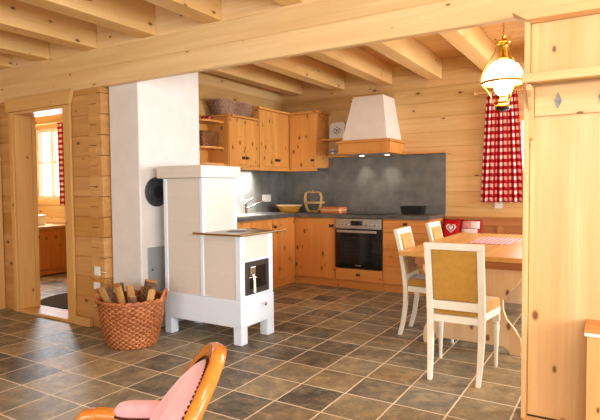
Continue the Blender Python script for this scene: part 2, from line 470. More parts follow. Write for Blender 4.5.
# corner where the log ends cross
mb = MB()
k = 0; z = 0.0
zz = [0, .09+.095]
while zz[-1]+H < 2.234: zz.append(zz[-1]+H)
zz.append(2.234)
for k in range(len(zz)-1):
    a = .004 if k % 2 else 0
    mb.box(-4.212, -4.10-a, 3.138, 3.355, zz[k]+.002, zz[k+1]-.002)
    z0, z1 = zz[k], zz[k+1]
for k in range(13):
    z0 = max(0, HO+(k-1)*H); z1 = min(2.234, HO+k*H)
    if z1 > z0: mb.box(-4.10, -4.03, 3.134+.006*(k % 2), 3.355, z0+.002, z1-.002)
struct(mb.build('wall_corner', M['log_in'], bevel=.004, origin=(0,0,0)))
# dividing lintel (big beam) over the wide opening
mb = MB()
zs = [2.235, 2.405, 2.57, 2.735, ZC]
for i in range(4):
    c = .005; a, b = zs[i], zs[i+1]
    mb.prism([(3.14+c, a), (3.20-c, a), (3.20, a+c), (3.20, b-c), (3.20-c, b), (3.14+c, b), (3.14, b-c), (3.14, a+c)], -5.72, 3.0, 0)
struct(mb.build('wall_lintel', M['beam'], origin=(0,0,0)))
# pier right of the opening
logwall('wall_pier', M['log_x'], 1, 3.17, 3.20, -.425, 3.0, 0, 2.234)
# bathroom shell
logwall('wall_bathroom_back', M['log_x'], 1, 5.11, 5.25, -8.7, -4.44, 0, 2.9, holes=[(-8.26, -7.42, 1.14, 2.29)])
logwall('wall_bathroom_left', M['log_y'], 0, -8.6, -8.74, 3.34, 5.11, 0, 2.9)
logwall('wall_bathroom_front', M['log_x'], 1, 3.34, 3.20, -8.7, -5.86, 0, 2.9)

# joists
def joist(x1, y0, y1, z0, label, grp):
    o = MB().box(x1-.17, x1, y0, y1, z0, ZC-.001).build('ceiling_joist', M['joist'], bevel=.006)
    tag(o, label, 'ceiling beam', grp); return o
names = ['leftmost', 'second from the left', 'third from the left', 'fourth from the left', 'fifth from the left', 'grazing the top edge of the photo', 'over the right side', 'farthest right']
for i, x in enumerate([-5.42, -4.77, -4.06, -3.31, -2.60, -1.87, -1.13, -.40]):
    joist(x, -3.2, 3.138, 2.58, 'pine joist in front of the lintel, '+names[i], 'front room ceiling joists')
names = ['beside the left kitchen wall', 'first to emerge above the corner wall cupboard', 'left of the white range hood top', 'just right of the white range hood', 'meeting the lintel beside the hanging lamp', 'behind the hanging lamp chain', 'over the hidden right half of the kitchen']
for i, x in enumerate([-3.95, -3.26, -2.56, -1.90, -1.20, -.50]):
    joist(x, 3.202, 6.578, 2.65, 'kitchen ceiling joist '+names[i], 'kitchen ceiling joists')

# door_1: casing of the open doorway on the left
dr = thing('door_1', None, None, (-4.86, 3.14, 0)); struct(dr)
M_c = M['cas']
bx(-5.43, -5.40, 3.13, 3.31, .0, 2.11).build('left_jamb', M_c, dr, bevel=.004)
bx(-5.43, -5.385, 3.311, 3.35, .0, 2.08).build('stop_bead', M_c, dr, bevel=.003)
bx(-5.49, -5.431, 3.115, 3.139, .0, 2.11).build('left_casing', M_c, dr, bevel=.003)
bx(-4.578, -4.565, 3.125, 3.28, .0, 2.11).build('right_jamb', M_c, dr, bevel=.003)
bx(-4.564, -4.46, 3.115, 3.139, .0, 2.11).build('right_casing', M_c, dr, bevel=.003)
bx(-5.399, -4.579, 3.13, 3.36, 2.085, 2.115).build('head_jamb', M['cas_x'], dr, bevel=.003)
MB().prism([(-5.52, 2.112), (-4.46, 2.112), (-4.40, 2.25), (-5.52, 2.25)], 3.10, 3.139, 1).build('header_board', M['cas_x'], dr, bevel=.003)
bx(-5.399, -4.579, 3.115, 3.36, 0.001, .03).build('threshold', M['cas_x'], dr, bevel=.004)
# baseboard / trims
struct(bx(-4.458, -4.213, 3.10, 3.139, .001, .085).build('baseboard_left', M['cas_x'], bevel=.004))
struct(bx(-5.718, -5.69, 3.06, 3.135, .001, 2.57).build('trim_1', M['cas'], bevel=.003))
struct(bx(-.425, -.13, 3.00, 3.10, .001, .014).build('trim_2', M['rack_x'], bevel=.003))

# ---- windows
def window(name, ax, pos, a0, a1, z0, z1, depth, mat=None, mull=1, bars=0, zbar=None):
    r = thing(name, None, None, ((a0+a1)/2 if ax else pos, pos if ax else (a0+a1)/2, z0)); struct(r)
    mat = mat or M['cas_x']; w = .055
    def bb(u0, u1, q0, q1, t0, t1): 
        return bx(u0, u1, t0, t1, q0, q1) if ax else bx(t0, t1, u0, u1, q0, q1)
    m = MB()
    def addb(u0, u1, q0, q1, t0, t1):
        (m.box(u0, u1, t0, t1, q0, q1) if ax else m.box(t0, t1, u0, u1, q0, q1))
    d0, d1 = pos, pos+depth
    addb(a0, a1, z0, z0+w, d0, d1); addb(a0, a1, z1-w, z1, d0, d1); addb(a0, a0+w, z0+w, z1-w, d0, d1); addb(a1-w, a1, z0+w, z1-w, d0, d1)
    for k in range(mull):
        c = a0+(a1-a0)*(k+1)/(mull+1); addb(c-.03, c+.03, z0+w, z1-w, d0, d1)
    if zbar: addb(a0+w, a1-w, zbar-.016, zbar+.016, d0+(d1-d0)*.3, d0+(d1-d0)*.7)
    m.build('window_frame', mat, r, bevel=.003)
    mid = (d0+d1)/2
    bb(a0+w*.9, a1-w*.9, z0+w*.9, z1-w*.9, mid-.003, mid+.003).build('pane', M['glass'], r)
    return r
window('window_1', 1, 5.14, -8.26, -7.42, 1.14, 2.29, .06, mat=M['ivory'], zbar=1.74)
window('window_2', 1, 6.60, -1.02, .05, 1.17, 2.12, .06)
window('window_3', 1, -3.30, -2.6, -.6, .9, 2.3, .06)
window('window_4', 1, -3.30, .2, 2.2, .9, 2.3, .06)
window('window_5', 0, 3.04, -1.6, .6, .8, 2.3, .06)
window('window_6', 0, 3.04, 1.2, 2.6, .8, 2.3, .06)
window('window_7', 0, 3.04, 4.2, 5.8, .9, 2.2, .06)
# casing around bathroom window, inside
m = MB(); m.box(-8.34, -8.26, 5.085, 5.109, 1.06, 2.37); m.box(-7.42, -7.34, 5.085, 5.109, 1.06, 2.37); m.box(-8.26, -7.42, 5.085, 5.109, 2.29, 2.37); m.box(-8.26, -7.42, 5.075, 5.109, 1.06, 1.14)
struct(m.build('trim_3', M['cas_x'], bevel=.003))

# ================================================================== BATHROOM
v = thing('vanity_cabinet', 'reddish pine vanity cabinet seen through the open doorway', 'cabinet', (-7.6, 4.77, 0))
bx(-7.95, -7.27, 4.47, 5.07, .02, .715).build('body', M['kit_z'], v, bevel=.004)
bx(-7.98, -7.24, 4.44, 5.075, .715, .75).build('countertop', M['cas_x'], v, bevel=.004)
bx(-7.269, -7.252, 4.52, 5.02, .10, .66).build('door', M['kit_z'], v, bevel=.004)
wbn = MB(); 
for (a, b, z0, z1, mi) in [(.0, 0, .752, .89, 0)]:
    wbn.hexa([(-7.90, 4.50, .752), (-7.52, 4.50, .752), (-7.52, 4.80, .752), (-7.90, 4.80, .752)], [(-7.91, 4.49, .90), (-7.51, 4.49, .90), (-7.51, 4.81, .90), (-7.91, 4.81, .90)])
    wbn.hexa([(-7.89, 4.51, .90), (-7.53, 4.51, .90), (-7.53, 4.79, .90), (-7.89, 4.79, .90)], [(-7.91, 4.49, .91), (-7.51, 4.49, .91), (-7.51, 4.81, .91), (-7.91, 4.81, .91)])
tag(wbn.build('wash_basin', M['porc'], bevel=.01), 'white ceramic wash basin sitting on the bathroom vanity', 'basin')
def curtain_mesh(x0t, x1t, x0b, x1b, zt, zb, y, amp, waves, nu=60, nv=24, gather=None):
    mb = MB(); uv = []
    L = (x1b-x0b)*1.5
    for j in range(nv+1):
        tt = j/nv; z = zt+(zb-zt)*tt
        s = tt**.8
        xa = x0t+(x0b-x0t)*s; xb = x1t+(x1b-x1t)*s
        for i in range(nu+1):
            u = i/nu
            ph = waves*2*PI*u
            mb.v.append(Vector((xa+(xb-xa)*u+.006*math.sin(ph*2), y+amp*(.6+.6*tt)*math.sin(ph+.7*math.sin(3*u+tt)), z+.006*math.sin(ph)*tt)))
            uv.append((u*L, -z))
    for j in range(nv):
        for i in range(nu):
            a = j*(nu+1)+i; mb.f.append((a, a+1, a+nu+2, a+nu+1)); mb.mi.append(0)
    mb.uv = uv; return mb
def solidify(o, th):
    s = o.modifiers.new('solid', 'SOLIDIFY'); s.thickness = th; s.offset = 0; return o
c = thing('bathroom_curtain', 'red and white checked curtain at the bright bathroom window', 'curtain', (-7.45, 5.03, 1.05))
solidify(curtain_mesh(-7.50, -7.24, -7.50, -7.20, 2.34, 1.05, 5.02, .016, 4, 30, 12).build('cloth', M['gingham'], c, smooth='all'), .003)
MB().tube([(-8.36, 5.03, 2.35), (-7.28, 5.03, 2.35)], .009).build('rod', M['cas_x'], c, smooth=True)
mb = MB(); mb.lathe([(0, .012), (.50, .012), (.515, .006), (.515, .001), (0, .001)], (-5.35, 3.90, 0), 40)  # thin dark disc laid over the bathroom floor tiles
tag(mb.build('floor_disc', M['dark_disc']), 'dark round disc on the bathroom floor just past the threshold', 'mat')

# ================================================================== CHIMNEY + STOVE
ch = thing('chimney', 'rough white plastered chimney standing behind the tiled stove', 'chimney', (-3.80, 3.61, 0))
bx(-4.01, -3.62, 3.21, 4.00, .001, ZC-.001).build('shaft', M['white'], ch, bevel=.012, seg=3)
rv = MB().lathe([(0, 0), (.135, 0), (.135, .014), (.118, .020), (.108, .012), (.098, .012), (.090, .022), (.06, .026), (0, .026)], (-3.619, 3.40, 1.27), 40, axis=0).build('flue_cover', M['vent_dark'], ch, smooth=True)
MB().lathe([(0, .0265), (.055, .0265), (.055, .030), (0, .030)], (-3.619, 3.40, 1.27), 32, axis=0).build('centre_disc', M['vent_darker'], rv, smooth=True)
cd = bx(-3.619, -3.608, 3.28, 3.50, .35, .765).build('cleanout_door', M['vent_grey'], ch, bevel=.003)
bx(-3.607, -3.603, 3.296, 3.484, .366, .749).build('panel', M['vent_grey'], cd, bevel=.002)
MB().lathe([(0, 0), (.010, 0), (.008, .008), (0, .010)], (-3.603, 3.32, .56), 14, axis=0).build('latch', M['vent_dark'], cd)

st = thing('tiled_stove', 'white and cream tiled wood stove on short square legs', 'stove', (-3.04, 3.57, 0))
X0, X1, Y0, Y1 = -3.475, -2.605, 3.34, 3.815
def leg(x0, x1, y0, y1): bx(x0, x1, y0, y1, .001, .16).build('leg', M['stove_w'], st, bevel=.006)
for (a, b) in ((X0, X0+.085), (X1-.085, X1)):
    leg(a, b, Y0, Y0+.085); leg(a, b, Y1-.10, Y1)
mb = bx(X0, X1, Y0, Y1, .145, .375)
mb.build('base', M['stove_w'], st, bevel=.006)
bx(X0+.012, -3.015, Y0+.012, Y1-.005, .375, 1.39).build('tall_tower', M['stove_c'], st, bevel=.004)
bx(-3.014, X1-.012, Y0+.012, Y1-.012, .375, .905).build('firebox_body', M['stove_c'], st, bevel=.004)
# white corner posts
for n_, b in (('corner_post', (X0+.004, X0+.045, Y0+.004, Y0+.05, .376, 1.389)), ('corner_post', (-3.045, -3.008, Y0+.004, Y0+.05, .376, 1.389)), ('corner_post', (-3.045, -3.008, Y1-.04, Y1, .906, 1.389)),
              ('corner_post', (X1-.06, X1-.004, Y0+.004, Y0+.065, .376, .904)), ('corner_post', (X1-.06, X1-.004, Y1-.065, Y1-.004, .376, .904))):
    bx(*b).build(n_, M['stove_w'], st, bevel=.006)
bx(X1-.05, X1-.003, Y0+.066, Y1-.066, .376, .70).build('door_surround', M['stove_w'], st, bevel=.004)
bx(X0-.04, -2.985, Y0-.03, Y1+.03, 1.391, 1.497).build('cap_slab', M['stove_c'], st, bevel=.006)
# cooking plate with rail
pl = bx(-3.005, X1+.035, Y0-.035, Y1+.03, .908, .922).build('cooking_plate', M['plate_steel'], st, bevel=.002)
mb = MB(); r = .009
mb.tube([(-3.06, Y0-.055, .918), (X1+.055, Y0-.055, .918)], r); mb.tube([(X1+.055, Y0-.055, .918), (X1+.055, Y1+.11, .918)], r)
for p in [(-3.06, Y0-.055), (X1+.055, Y0-.055), (X1+.055, Y1+.11)]: mb.sphere((p[0], p[1], .918), .012)
for p in [(-2.95, Y0-.045), (-2.66, Y0-.045)]: mb.box(p[0]-.008, p[0]+.008, p[1]-.01, p[1]+.03, .912, .924)
for y in (3.42, 3.75): mb.box(X1+.02, X1+.055, y-.008, y+.008, .912, .924)
mb.build('plate_rail', M['brass_rail'], st, smooth=True)
mb = MB(); mb.lathe([(0, .9225), (.09, .9225), (.09, .9245), (0, .9245)], (-2.82, 3.57, 0), 30); mb.build('hotplate_ring', M['castiron'], pl)
dz0, dz1, dy0, dy1 = .408, .685, 3.40, 3.725
fd = thing('firebox_door', None, None, (X1, (dy0+dy1)/2, dz0)); fd.location = Vector((X1, (dy0+dy1)/2, dz0))-Vector(st.location); fd.parent = st
mb = MB()
w = .045
mb.box(X1-.004, X1+.012, dy0, dy1, dz0, dz0+w); mb.box(X1-.004, X1+.012, dy0, dy1, dz1-w, dz1); mb.box(X1-.004, X1+.012, dy0, dy0+w, dz0+w, dz1-w); mb.box(X1-.004, X1+.012, dy1-w, dy1, dz0+w, dz1-w)
mb.build('door_frame', M['castiron'], fd, bevel=.003)
bx(X1-.001, X1+.006, dy0+w-.002, dy1-w+.002, dz0+w-.002, dz1-w+.002).build('door_glass', M['darkglass'], fd)
mb = MB(); mb.tube([(X1+.010, 3.465, .60), (X1+.035, 3.470, .58), (X1+.045, 3.468, .53)], .010); mb.tube([(X1+.012, 3.43, .555), (X1+.04, 3.50, .553)], .007)
mb.box(X1+.006, X1+.02, 3.45, 3.52, .57, .64); mb.build('latch_plate', M['chrome'], fd, bevel=.002)
MB().tube([(X1+.045, 3.468, .54), (X1+.048, 3.466, .43)], [.009, .012]).build('handle', M['ivory'], fd, smooth=True)
MB().lathe([(.004, 0), (.004, .02), (.014, .024), (.016, .034), (.010, .042), (0, .044)], (X1, 3.64, .30), 18, axis=0).build('ash_drawer_knob', M['chrome'], st, smooth=True)

# ================================================================== LOG BASKET
def woven(mb, c, r0, r1, h, nst, rows, sx=1.0, sy=1.0, pw=2.0, bulge=.0, amp=.006, z0=0.0):
    """woven wall: stakes show as over/under waves"""
    seg = nst*4; nv = rows*2
    vs = []; uvs = []
    for j in range(nv+1):
        t_ = j/nv; r = r0+(r1-r0)*t_+bulge*math.sin(PI*t_)
        for i in range(seg):
            a = 2*PI*i/seg+1.9
            ca, sa = math.cos(a), math.sin(a)
            rr = (abs(ca)**pw+abs(sa)**pw)**(-1/pw)
            uvs.append((nst*i/seg, t_*rows))
            ph = math.sin(nst*a*1.0+PI*(j//2))*amp*(1 if j % 2 else .35)-(0 if j % 2 else amp*.5)
            R = r*rr+ph
            vs.append((c[0]+R*ca*sx, c[1]+R*sa*sy, c[2]+z0+h*t_))
    fs = [(j*seg+i, j*seg+(i+1) % seg, (j+1)*seg+(i+1) % seg, (j+1)*seg+i) for j in range(nv) for i in range(seg)]
    o = len(vs)
    fs.append(tuple(range(seg))[::-1])
    mb.add(vs, fs); mb.uv = uvs; return mb
def ring(mb, c, r, z, rad, sx=1, sy=1, pw=2.0, n=48, twist=True):
    for s in range(2 if twist else 1):
        pts = []
        for i in range(n):
            a = 2*PI*i/n; ca, sa = math.cos(a), math.sin(a); rr = (abs(ca)**pw+abs(sa)**pw)**(-1/pw)
            q = a*14+s*PI
            R = r*rr+(math.cos(q)*rad*.6 if twist else 0)
            pts.append((c[0]+R*ca*sx, c[1]+R*sa*sy, c[2]+z+(math.sin(q)*rad*.6 if twist else 0)))
        mb.tube(pts, rad*(.75 if twist else 1), 6, closed=True)
    return mb
BC = (-3.462, 2.955, 0)
bk = thing('log_basket', 'round honey coloured wicker basket full of split firewood beside the stove', 'basket', BC)
o = woven(MB(), BC, .195, .268, .375, 26, 20, bulge=.012, amp=.008, z0=.004).build('woven_body', M['wicker'], bk, smooth='all'); solidify(o, .008)
ring(MB(), BC, .270, .385, .013, n=112).build('rim', M['wicker_rim'], bk, smooth=True)
for s in (-1, 1):
    base_a = math.radians(31+180*(s < 0))  # handles at left and right as seen
    pts = []
    for i in range(13):
        q = i/12; a = base_a+(q-.5)*.62
        pts.append((BC[0]+(.277+.012*math.sin(PI*q))*math.cos(a), BC[1]+(.277+.012*math.sin(PI*q))*math.sin(a), .375+.085*math.sin(PI*q)))
    mb = MB(); mb.tube(pts, .011, 8); mb.tube([(p[0]*1+.0, p[1], p[2]-.016) for p in pts], .009, 8)
    mb.build('handle', M['wicker_rim'], bk, smooth=True)
def log(p0, p1, r, ang, label, bark=True, k=0):
    p0, p1 = Vector(p0), Vector(p1); d = p1-p0; L = d.length
    mb = MB(); rr = random.Random(k)
    # wedge section: bark arc plus two split faces
    n = 6; sec = [(0, 0)]+[(r*math.cos(a), r*math.sin(a)) for a in [math.radians(-42+84*i/n) for i in range(n+1)]]
    rings = 5; vs = []
    for j in range(rings+1):
        t_ = j/rings
        for (a, b) in sec: vs.append(((a-.5*r)*(1+rr.uniform(-.07, .07)), b*(1+rr.uniform(-.09, .09)), L*t_+(rr.uniform(-.006, .006) if j in (0, rings) else 0)))
    m_ = len(sec); 
    for j in range(rings):
        for i in range(m_):
            i2 = (i+1) % m_
            mb.add([vs[j*m_+i], vs[j*m_+i2], vs[(j+1)*m_+i2], vs[(j+1)*m_+i]], [(0, 1, 2, 3)], 1 if (0 < i < m_-1) else 0)
    mb.add(vs[:m_], [tuple(range(m_))[::-1]], 0); mb.add(vs[-m_:], [tuple(range(m_))], 0)
    q = d.to_track_quat('Z', 'Y').to_matrix().to_4x4()
    mb.xf(Matrix.Translation(p0) @ q @ Matrix.Rotation(ang, 4, 'Z'))
    o = mb.build('firewood_log', [M['split'], M['bark'] if bark else M['split']])
    bm = bmesh.new(); bm.from_mesh(o.data); bmesh.ops.remove_doubles(bm, verts=bm.verts, dist=.0005); bmesh.ops.recalc_face_normals(bm, faces=bm.faces); bm.to_mesh(o.data); bm.free()
    tag(o, label, 'firewood', 'split logs in the wicker basket'); return o
bxx, byy = BC[0], BC[1]
rgt = Vector((.854, .52, 0)); fw = Vector((-.52, .854, 0))
def bp(u, v, z): p = Vector((bxx, byy, 0))+rgt*u+fw*v; return (p.x, p.y, z)
log(bp(-.07, -.07, .14), bp(-.195, -.10, .50), .088, 1.5, 'pale split log leaning out over the left rim of the basket', True, 1)
log(bp(.03, -.12, .12), bp(-.06, -.15, .515), .055, -1.1, 'tall pale log with a bright split face leaning left in the basket', False, 2)
log(bp(-.10, .08, .12), bp(-.15, .12, .49), .080, 2.4, 'orange split log rising at the back left of the basket', True, 3)
log(bp(.03, .03, .10), bp(-.03, .06, .48), .050, .4, 'thin straight split log near the middle of the basket', False, 4)
log(bp(.04, -.12, .12), bp(.055, -.14, .43), .050, -2.0, 'short log stub low in the centre front of the basket', True, 5)
log(bp(.09, .02, .10), bp(.175, .03, .52), .100, 2.6, 'thick grey barked log leaning right in the basket', True, 6)
log(bp(.13, -.08, .14), bp(.205, -.08, .47), .055, 1.2, 'dark rough log against the right rim of the basket', True, 7)
log(bp(.05, .14, .12), bp(.07, .17, .45), .055, -.6, 'small split log half hidden at the back of the basket', False, 8)

# ================================================================== POWER OUTLETS
def outlet(loc, ax, label, w=.08, h=.08, n=1):
    """ax 1: on a Y plane facing -Y ; ax 0: on an X plane facing +X"""
    r = thing('power_outlet', label, 'outlet', loc, 'white power outlets')
    x, y, z = loc
    if ax == 1:
        bx(x-w/2, x+w/2, y-.012, y-.001, z, z+h).build('cover_plate', M['plastic'], r, bevel=.003)
        s = MB()
        for k in range(n):
            cx = x-w/2+w*(k+.5)/n; s.lathe([(0, 0), (.019, 0), (.021, -.003), (.023, -.003), (.023, 0)], (cx, y-.0125, z+h/2), 20, axis=1)
        s.build('socket', M['plastic'], r)
    else:
        bx(x+.001, x+.012, y-w/2, y+w/2, z, z+h).build('cover_plate', M['plastic'], r, bevel=.003)
        s = MB()
        for k in range(n):
            cy = y-w/2+w*(k+.5)/n; s.lathe([(0, 0), (.019, 0), (.021, .003), (.023, .003), (.023, 0)], (x+.0125, cy, z+h/2), 20, axis=0)
        s.build('socket', M['plastic'], r)
    return r
outlet((-4.11, 3.125, .50), 1, 'upper white power outlet on the log corner above the basket')
outlet((-4.12, 3.125, .365), 1, 'lower white power outlet on the log corner, touching the basket outline', .09, .07)
outlet((-4.279, 6.10, 1.10), 0, 'white wide outlet on the slate splashback behind the tap', .20, .10, 1)
outlet((-1.21, 6.58, 1.03), 1, 'white outlet on the log wall below the checked curtain', .09, .10)
MB().tube([(-4.068, 3.12, .535), (-4.03, 3.122, .533), (-4.005, 3.13, .532)], .003, 6).build('cable', M['plastic'])
tag(bpy.data.objects['cable'], 'thin white cable running from the upper outlet to the chimney', 'cable')

# ================================================================== KITCHEN BASE UNITS
WZ = .95; BZ = .905
def cross_handle(mb_parent, c, ax, s=.85):
    """black iron butterfly pull"""
    mb = MB(); x, y, z = c
    sh = [(-.030, -.026), (-.006, -.008), (0, -.022), (.006, -.008), (.030, -.026), (.030, .026), (.006, .008), (0, .022), (-.006, .008), (-.030, .026)]
    if ax == 1:
        mb.prism([(x+a*s, z+b*s) for a, b in sh], y-.005, y, 1); mb.sphere((x, y-.018, z), .012*s)
        mb.tube([(x, y, z), (x, y-.018, z)], .004)
    else:
        mb.prism([(y+a*s, z+b*s) for a, b in sh], x, x+.005, 0); mb.sphere((x+.018, y, z), .012*s)
        mb.tube([(x, y, z), (x+.018, y, z)], .004)
    return mb.build('handle', M['iron'], mb_parent, smooth=True)
# sink unit on the left wall
su = thing('sink_cabinet', 'honey pine base cabinet under the steel sink, half hidden by the stove', 'cabinet', (-4.0, 4.97, 0))
bx(-4.277, -3.722, 4.55, 5.40, .11, BZ).build('body', M['kit_z'], su, bevel=.002)
bx(-4.277, -3.75, 4.55, 5.40, .001, .11).build('plinth', M['kit_y'], su)
for (a, b, hy) in ((4.555, 4.972, 4.94), (4.978, 5.397, 5.01)):
    d = bx(-3.721, -3.70, a, b, .115, .89).build('door', M['kit_z'], su, bevel=.003); cross_handle(d, (-3.70, hy, .80), 0)
cu = thing('corner_cabinet', 'honey pine base cabinet filling the corner between sink and oven', 'cabinet', (-4.0, 5.98, 0))
mb = MB(); mb.prism([(-4.277, 5.402), (-3.722, 5.402), (-3.722, 5.962), (-3.095, 5.962), (-3.095, 6.558), (-4.277, 6.558)], .11, BZ, 2); mb.build('body', M['kit_z'], cu)
mb = MB(); mb.prism([(-4.277, 5.402), (-3.75, 5.402), (-3.75, 5.99), (-3.095, 5.99), (-3.095, 6.55), (-4.277, 6.55)], .001, .11, 2); mb.build('plinth', M['kit_x'], cu)
d = bx(-3.721, -3.70, 5.405, 5.935, .115, .89).build('door', M['kit_z'], cu, bevel=.003); cross_handle(d, (-3.70, 5.46, .80), 0)
d = bx(-3.695, -3.10, 5.94, 5.961, .115, .89).build('door', M['kit_z'], cu, bevel=.003)
cross_handle(d, (-3.145, 5.94, .80), 1, 1.1)
# oven unit
ou = thing('oven_cabinet', 'pine housing unit around the built in oven with a low drawer', 'cabinet', (-2.765, 6.25, 0))
mb = MB(); mb.box(-3.092, -3.085, 5.962, 6.556, .11, BZ); mb.box(-2.447, -2.440, 5.962, 6.556, .11, BZ); mb.box(-3.085, -2.447, 5.962, 6.556, .11, .262)
mb.build('body', M['kit_z'], ou)
bx(-3.092, -2.44, 5.99, 6.55, .001, .11).build('plinth', M['kit_x'], ou)
d = bx(-3.088, -2.444, 5.94, 5.961, .115, .262).build('drawer', M['kit_x'], ou, bevel=.003); cross_handle(d, (-2.77, 5.94, .19), 1)
ov = thing('oven', 'black glass built in oven with steel control panel and bar handle', 'oven', (-2.765, 6.2, .268))
bx(-3.080, -2.452, 5.945, 6.45, .268, .90).build('housing', M['iron'], ov)
p = bx(-3.080, -2.452, 5.925, 5.944, .772, .90).build('control_panel', M['steel'], ov, bevel=.003)
bx(-2.86, -2.70, 5.920, 5.924, .815, .875).build('display', M['darkglass'], p)
for x in (-3.03, -2.97, -2.91, -2.65, -2.59, -2.53):
    MB().lathe([(0, -.022), (.014, -.020), (.017, -.002), (.019, 0)], (x, 5.924, .826), 18, axis=1).build('knob', M['chrome'], p, smooth=True)
d = bx(-3.080, -2.452, 5.922, 5.944, .272, .768).build('door', M['ovenglass'], ov, bevel=.003)
m = MB(); m.box(-3.04, -2.50, 5.884, 5.898, .725, .757); m.box(-3.03, -3.01, 5.898, 5.921, .73, .752); m.box(-2.53, -2.51, 5.898, 5.921, .73, .752); m.build('handle', M['steel'], d, bevel=.003)
bx(-2.80, -2.72, 5.9205, 5.9215, .305, .315).build('maker_badge', M['steel'], d)
m = MB()
for i in range(6): m.box(-3.0, -2.53, 5.921, 5.9218, .40+i*.05, .403+i*.05)
m.build('rack_lines', M['castiron'], d)
# drawer unit
du = thing('drawer_cabinet', 'honey pine kitchen drawer unit to the right of the oven', 'cabinet', (-2.1, 6.25, 0))
bx(-2.437, -1.865, 5.962, 6.556, .11, BZ).build('body', M['kit_x'], du)
bx(-2.437, -1.865, 5.99, 6.55, .001, .11).build('plinth', M['kit_x'], du)
for (a, b) in ((.745, .89), (.545, .74), (.33, .54), (.115, .325)):
    d = bx(-2.432, -1.868, 5.94, 5.961, a, b).build('drawer', M['kit_x'], du, bevel=.003); cross_handle(d, (-2.15, 5.94, (a+b)/2+.03), 1)
# worktop (one L)
mb = MB(); mb.prism([(-4.277, 4.50), (-3.68, 4.50), (-3.68, 5.915), (-1.845, 5.915), (-1.845, 6.558), (-4.277, 6.558)], .907, WZ, 2)
wt = tag(mb.build('worktop', M['worktop'], bevel=.004), 'dark slate look worktop turning the kitchen corner', 'worktop')
# sink
sk = thing('sink', 'stainless steel inset sink with drainer on the left worktop', 'sink', (-4.0, 5.4, WZ))
mb = MB(); mb.prism([(-4.20, 4.66), (-3.75, 4.66), (-3.75, 5.86), (-4.20, 5.86)], .951, .958, 2); mb.build('drainer_rim', M['steel'], sk, bevel=.002)
mb = MB(); mb.prism([(-4.12, 5.42), (-3.80, 5.42), (-3.80, 5.78), (-4.12, 5.78)], .9585, .9595, 2); mb.build('bowl', M['vent_darker'], sk)
mb = MB(); [mb.box(-4.12, -3.82, 4.72+i*.05, 4.735+i*.05, .9585, .962) for i in range(12)]; mb.build('drainer_ribs', M['steel'], sk)
tp = thing('kitchen_tap', 'chrome lever mixer tap rising behind the steel sink', 'tap', (-4.16, 5.45, .958))
MB().lathe([(0, .959), (.030, .959), (.028, .972), (.023, .978), (.023, 1.09), (.018, 1.098), (0, 1.10)], (-4.16, 5.45, 0), 20).build('body', M['chrome'], tp, smooth=True)
MB().tube([(-4.16, 5.46, 1.02), (-4.12, 5.60, 1.075), (-4.08, 5.72, 1.125), (-4.07, 5.75, 1.115)], [.014, .012, .012, .013], 10).build('spout', M['chrome'], tp, smooth=True)
MB().tube([(-4.16, 5.45, 1.10), (-4.15, 5.48, 1.125), (-4.13, 5.60, 1.165)], [.013, .011, .009], 10).build('lever', M['chrome'], tp, smooth=True)
# splashback panels and ledge
sb = bx(-3.512, -1.845, 6.56, 6.579, WZ+.001, 1.714).build('splashback', M['splash']); tag(sb, 'tall dark slate splashback panel behind the hob', 'splashback')
sb = bx(-4.278, -3.514, 6.56, 6.579, WZ+.001, 1.568).build('splashback', M['splash']); tag(sb, 'slate splashback under the corner wall cupboard behind the bowl', 'splashback')
sb = bx(-4.299, -4.279, 4.50, 6.579, WZ+.001, 1.568).build('splashback', M['splash']); tag(sb, 'slate splashback on the left wall with the white outlet', 'splashback')
lg = bx(-3.50, -1.825, 6.46, 6.579, 1.715, 1.735).build('wall_ledge', M['up_x'], bevel=.003); tag(lg, 'narrow pine ledge capping the slate splashback', 'shelf')
hb = bx(-3.03, -2.46, 6.02, 6.52, WZ+.001, .957).build('ceramic_hob', M['darkglass'], bevel=.002); tag(hb, 'black glass ceramic hob set in the worktop over the oven', 'hob')

# things on the worktop
def pos(x, y): return (x, y, WZ)
bw = thing('serving_bowl', 'wide orange bowl with a cream rim in the worktop corner', 'bowl', pos(-3.98, 6.24))
MB().lathe([(0, .951), (.12, .951), (.13, .955), (.165, 1.02), (.185, 1.045), (.178, 1.045), (.155, 1.015), (.12, .966), (0, .964)], (-3.98, 6.24, 0), 36).build('bowl_body', M['orange_cer'], bw, smooth=True)
ring(MB(), (-3.98, 6.24, 0), .184, 1.047, .008, n=40, twist=False).build('rim', M['cream_cer'], bw, smooth=True)
fs = thing('fruit_holder', 'pale looped rattan fruit holder with a flat tray on the worktop', 'basket', pos(-3.62, 6.30))
for s in (-.018, .018):
    pts = []
    prof = [(.055, .955), (.10, 1.0), (.125, 1.08), (.13, 1.16), (.115, 1.215), (.06, 1.235), (.02, 1.225), (-.02, 1.225), (-.06, 1.235), (-.115, 1.215), (-.13, 1.16), (-.125, 1.08), (-.10, 1.0), (-.055, .955), (0, .972)]
    mb = MB().tube([(-3.62+a, 6.30+s, z+.003) for a, z in prof], .008, 8, closed=True, up=(0, 1, 0)); mb.build('side_loop', M['rattan'], fs, smooth=True)
MB().lathe([(0, 1.085), (.13, 1.085), (.15, 1.10), (.155, 1.10), (.135, 1.075), (0, 1.075)], (-3.60, 6.30, 0), 30).build('tray', M['rattan'], fs, smooth=True)
mb = MB().tube([(-3.62, 6.28, 1.225), (-3.62, 6.29, 1.255), (-3.62, 6.31, 1.255), (-3.62, 6.32, 1.225)], .006); mb.build('handle', M['rattan'], fs, smooth=True)
mb = MB(); [mb.tube([(-3.62+a, 6.24, .960), (-3.62+a, 6.36, .960)], .006) for a in (-.05, .05)]; mb.build('foot_bar', M['rattan'], fs)
cs = thing('baking_dish', 'low rust orange baking dish with a pale band beside the fruit holder', 'dish', pos(-3.31, 6.32))
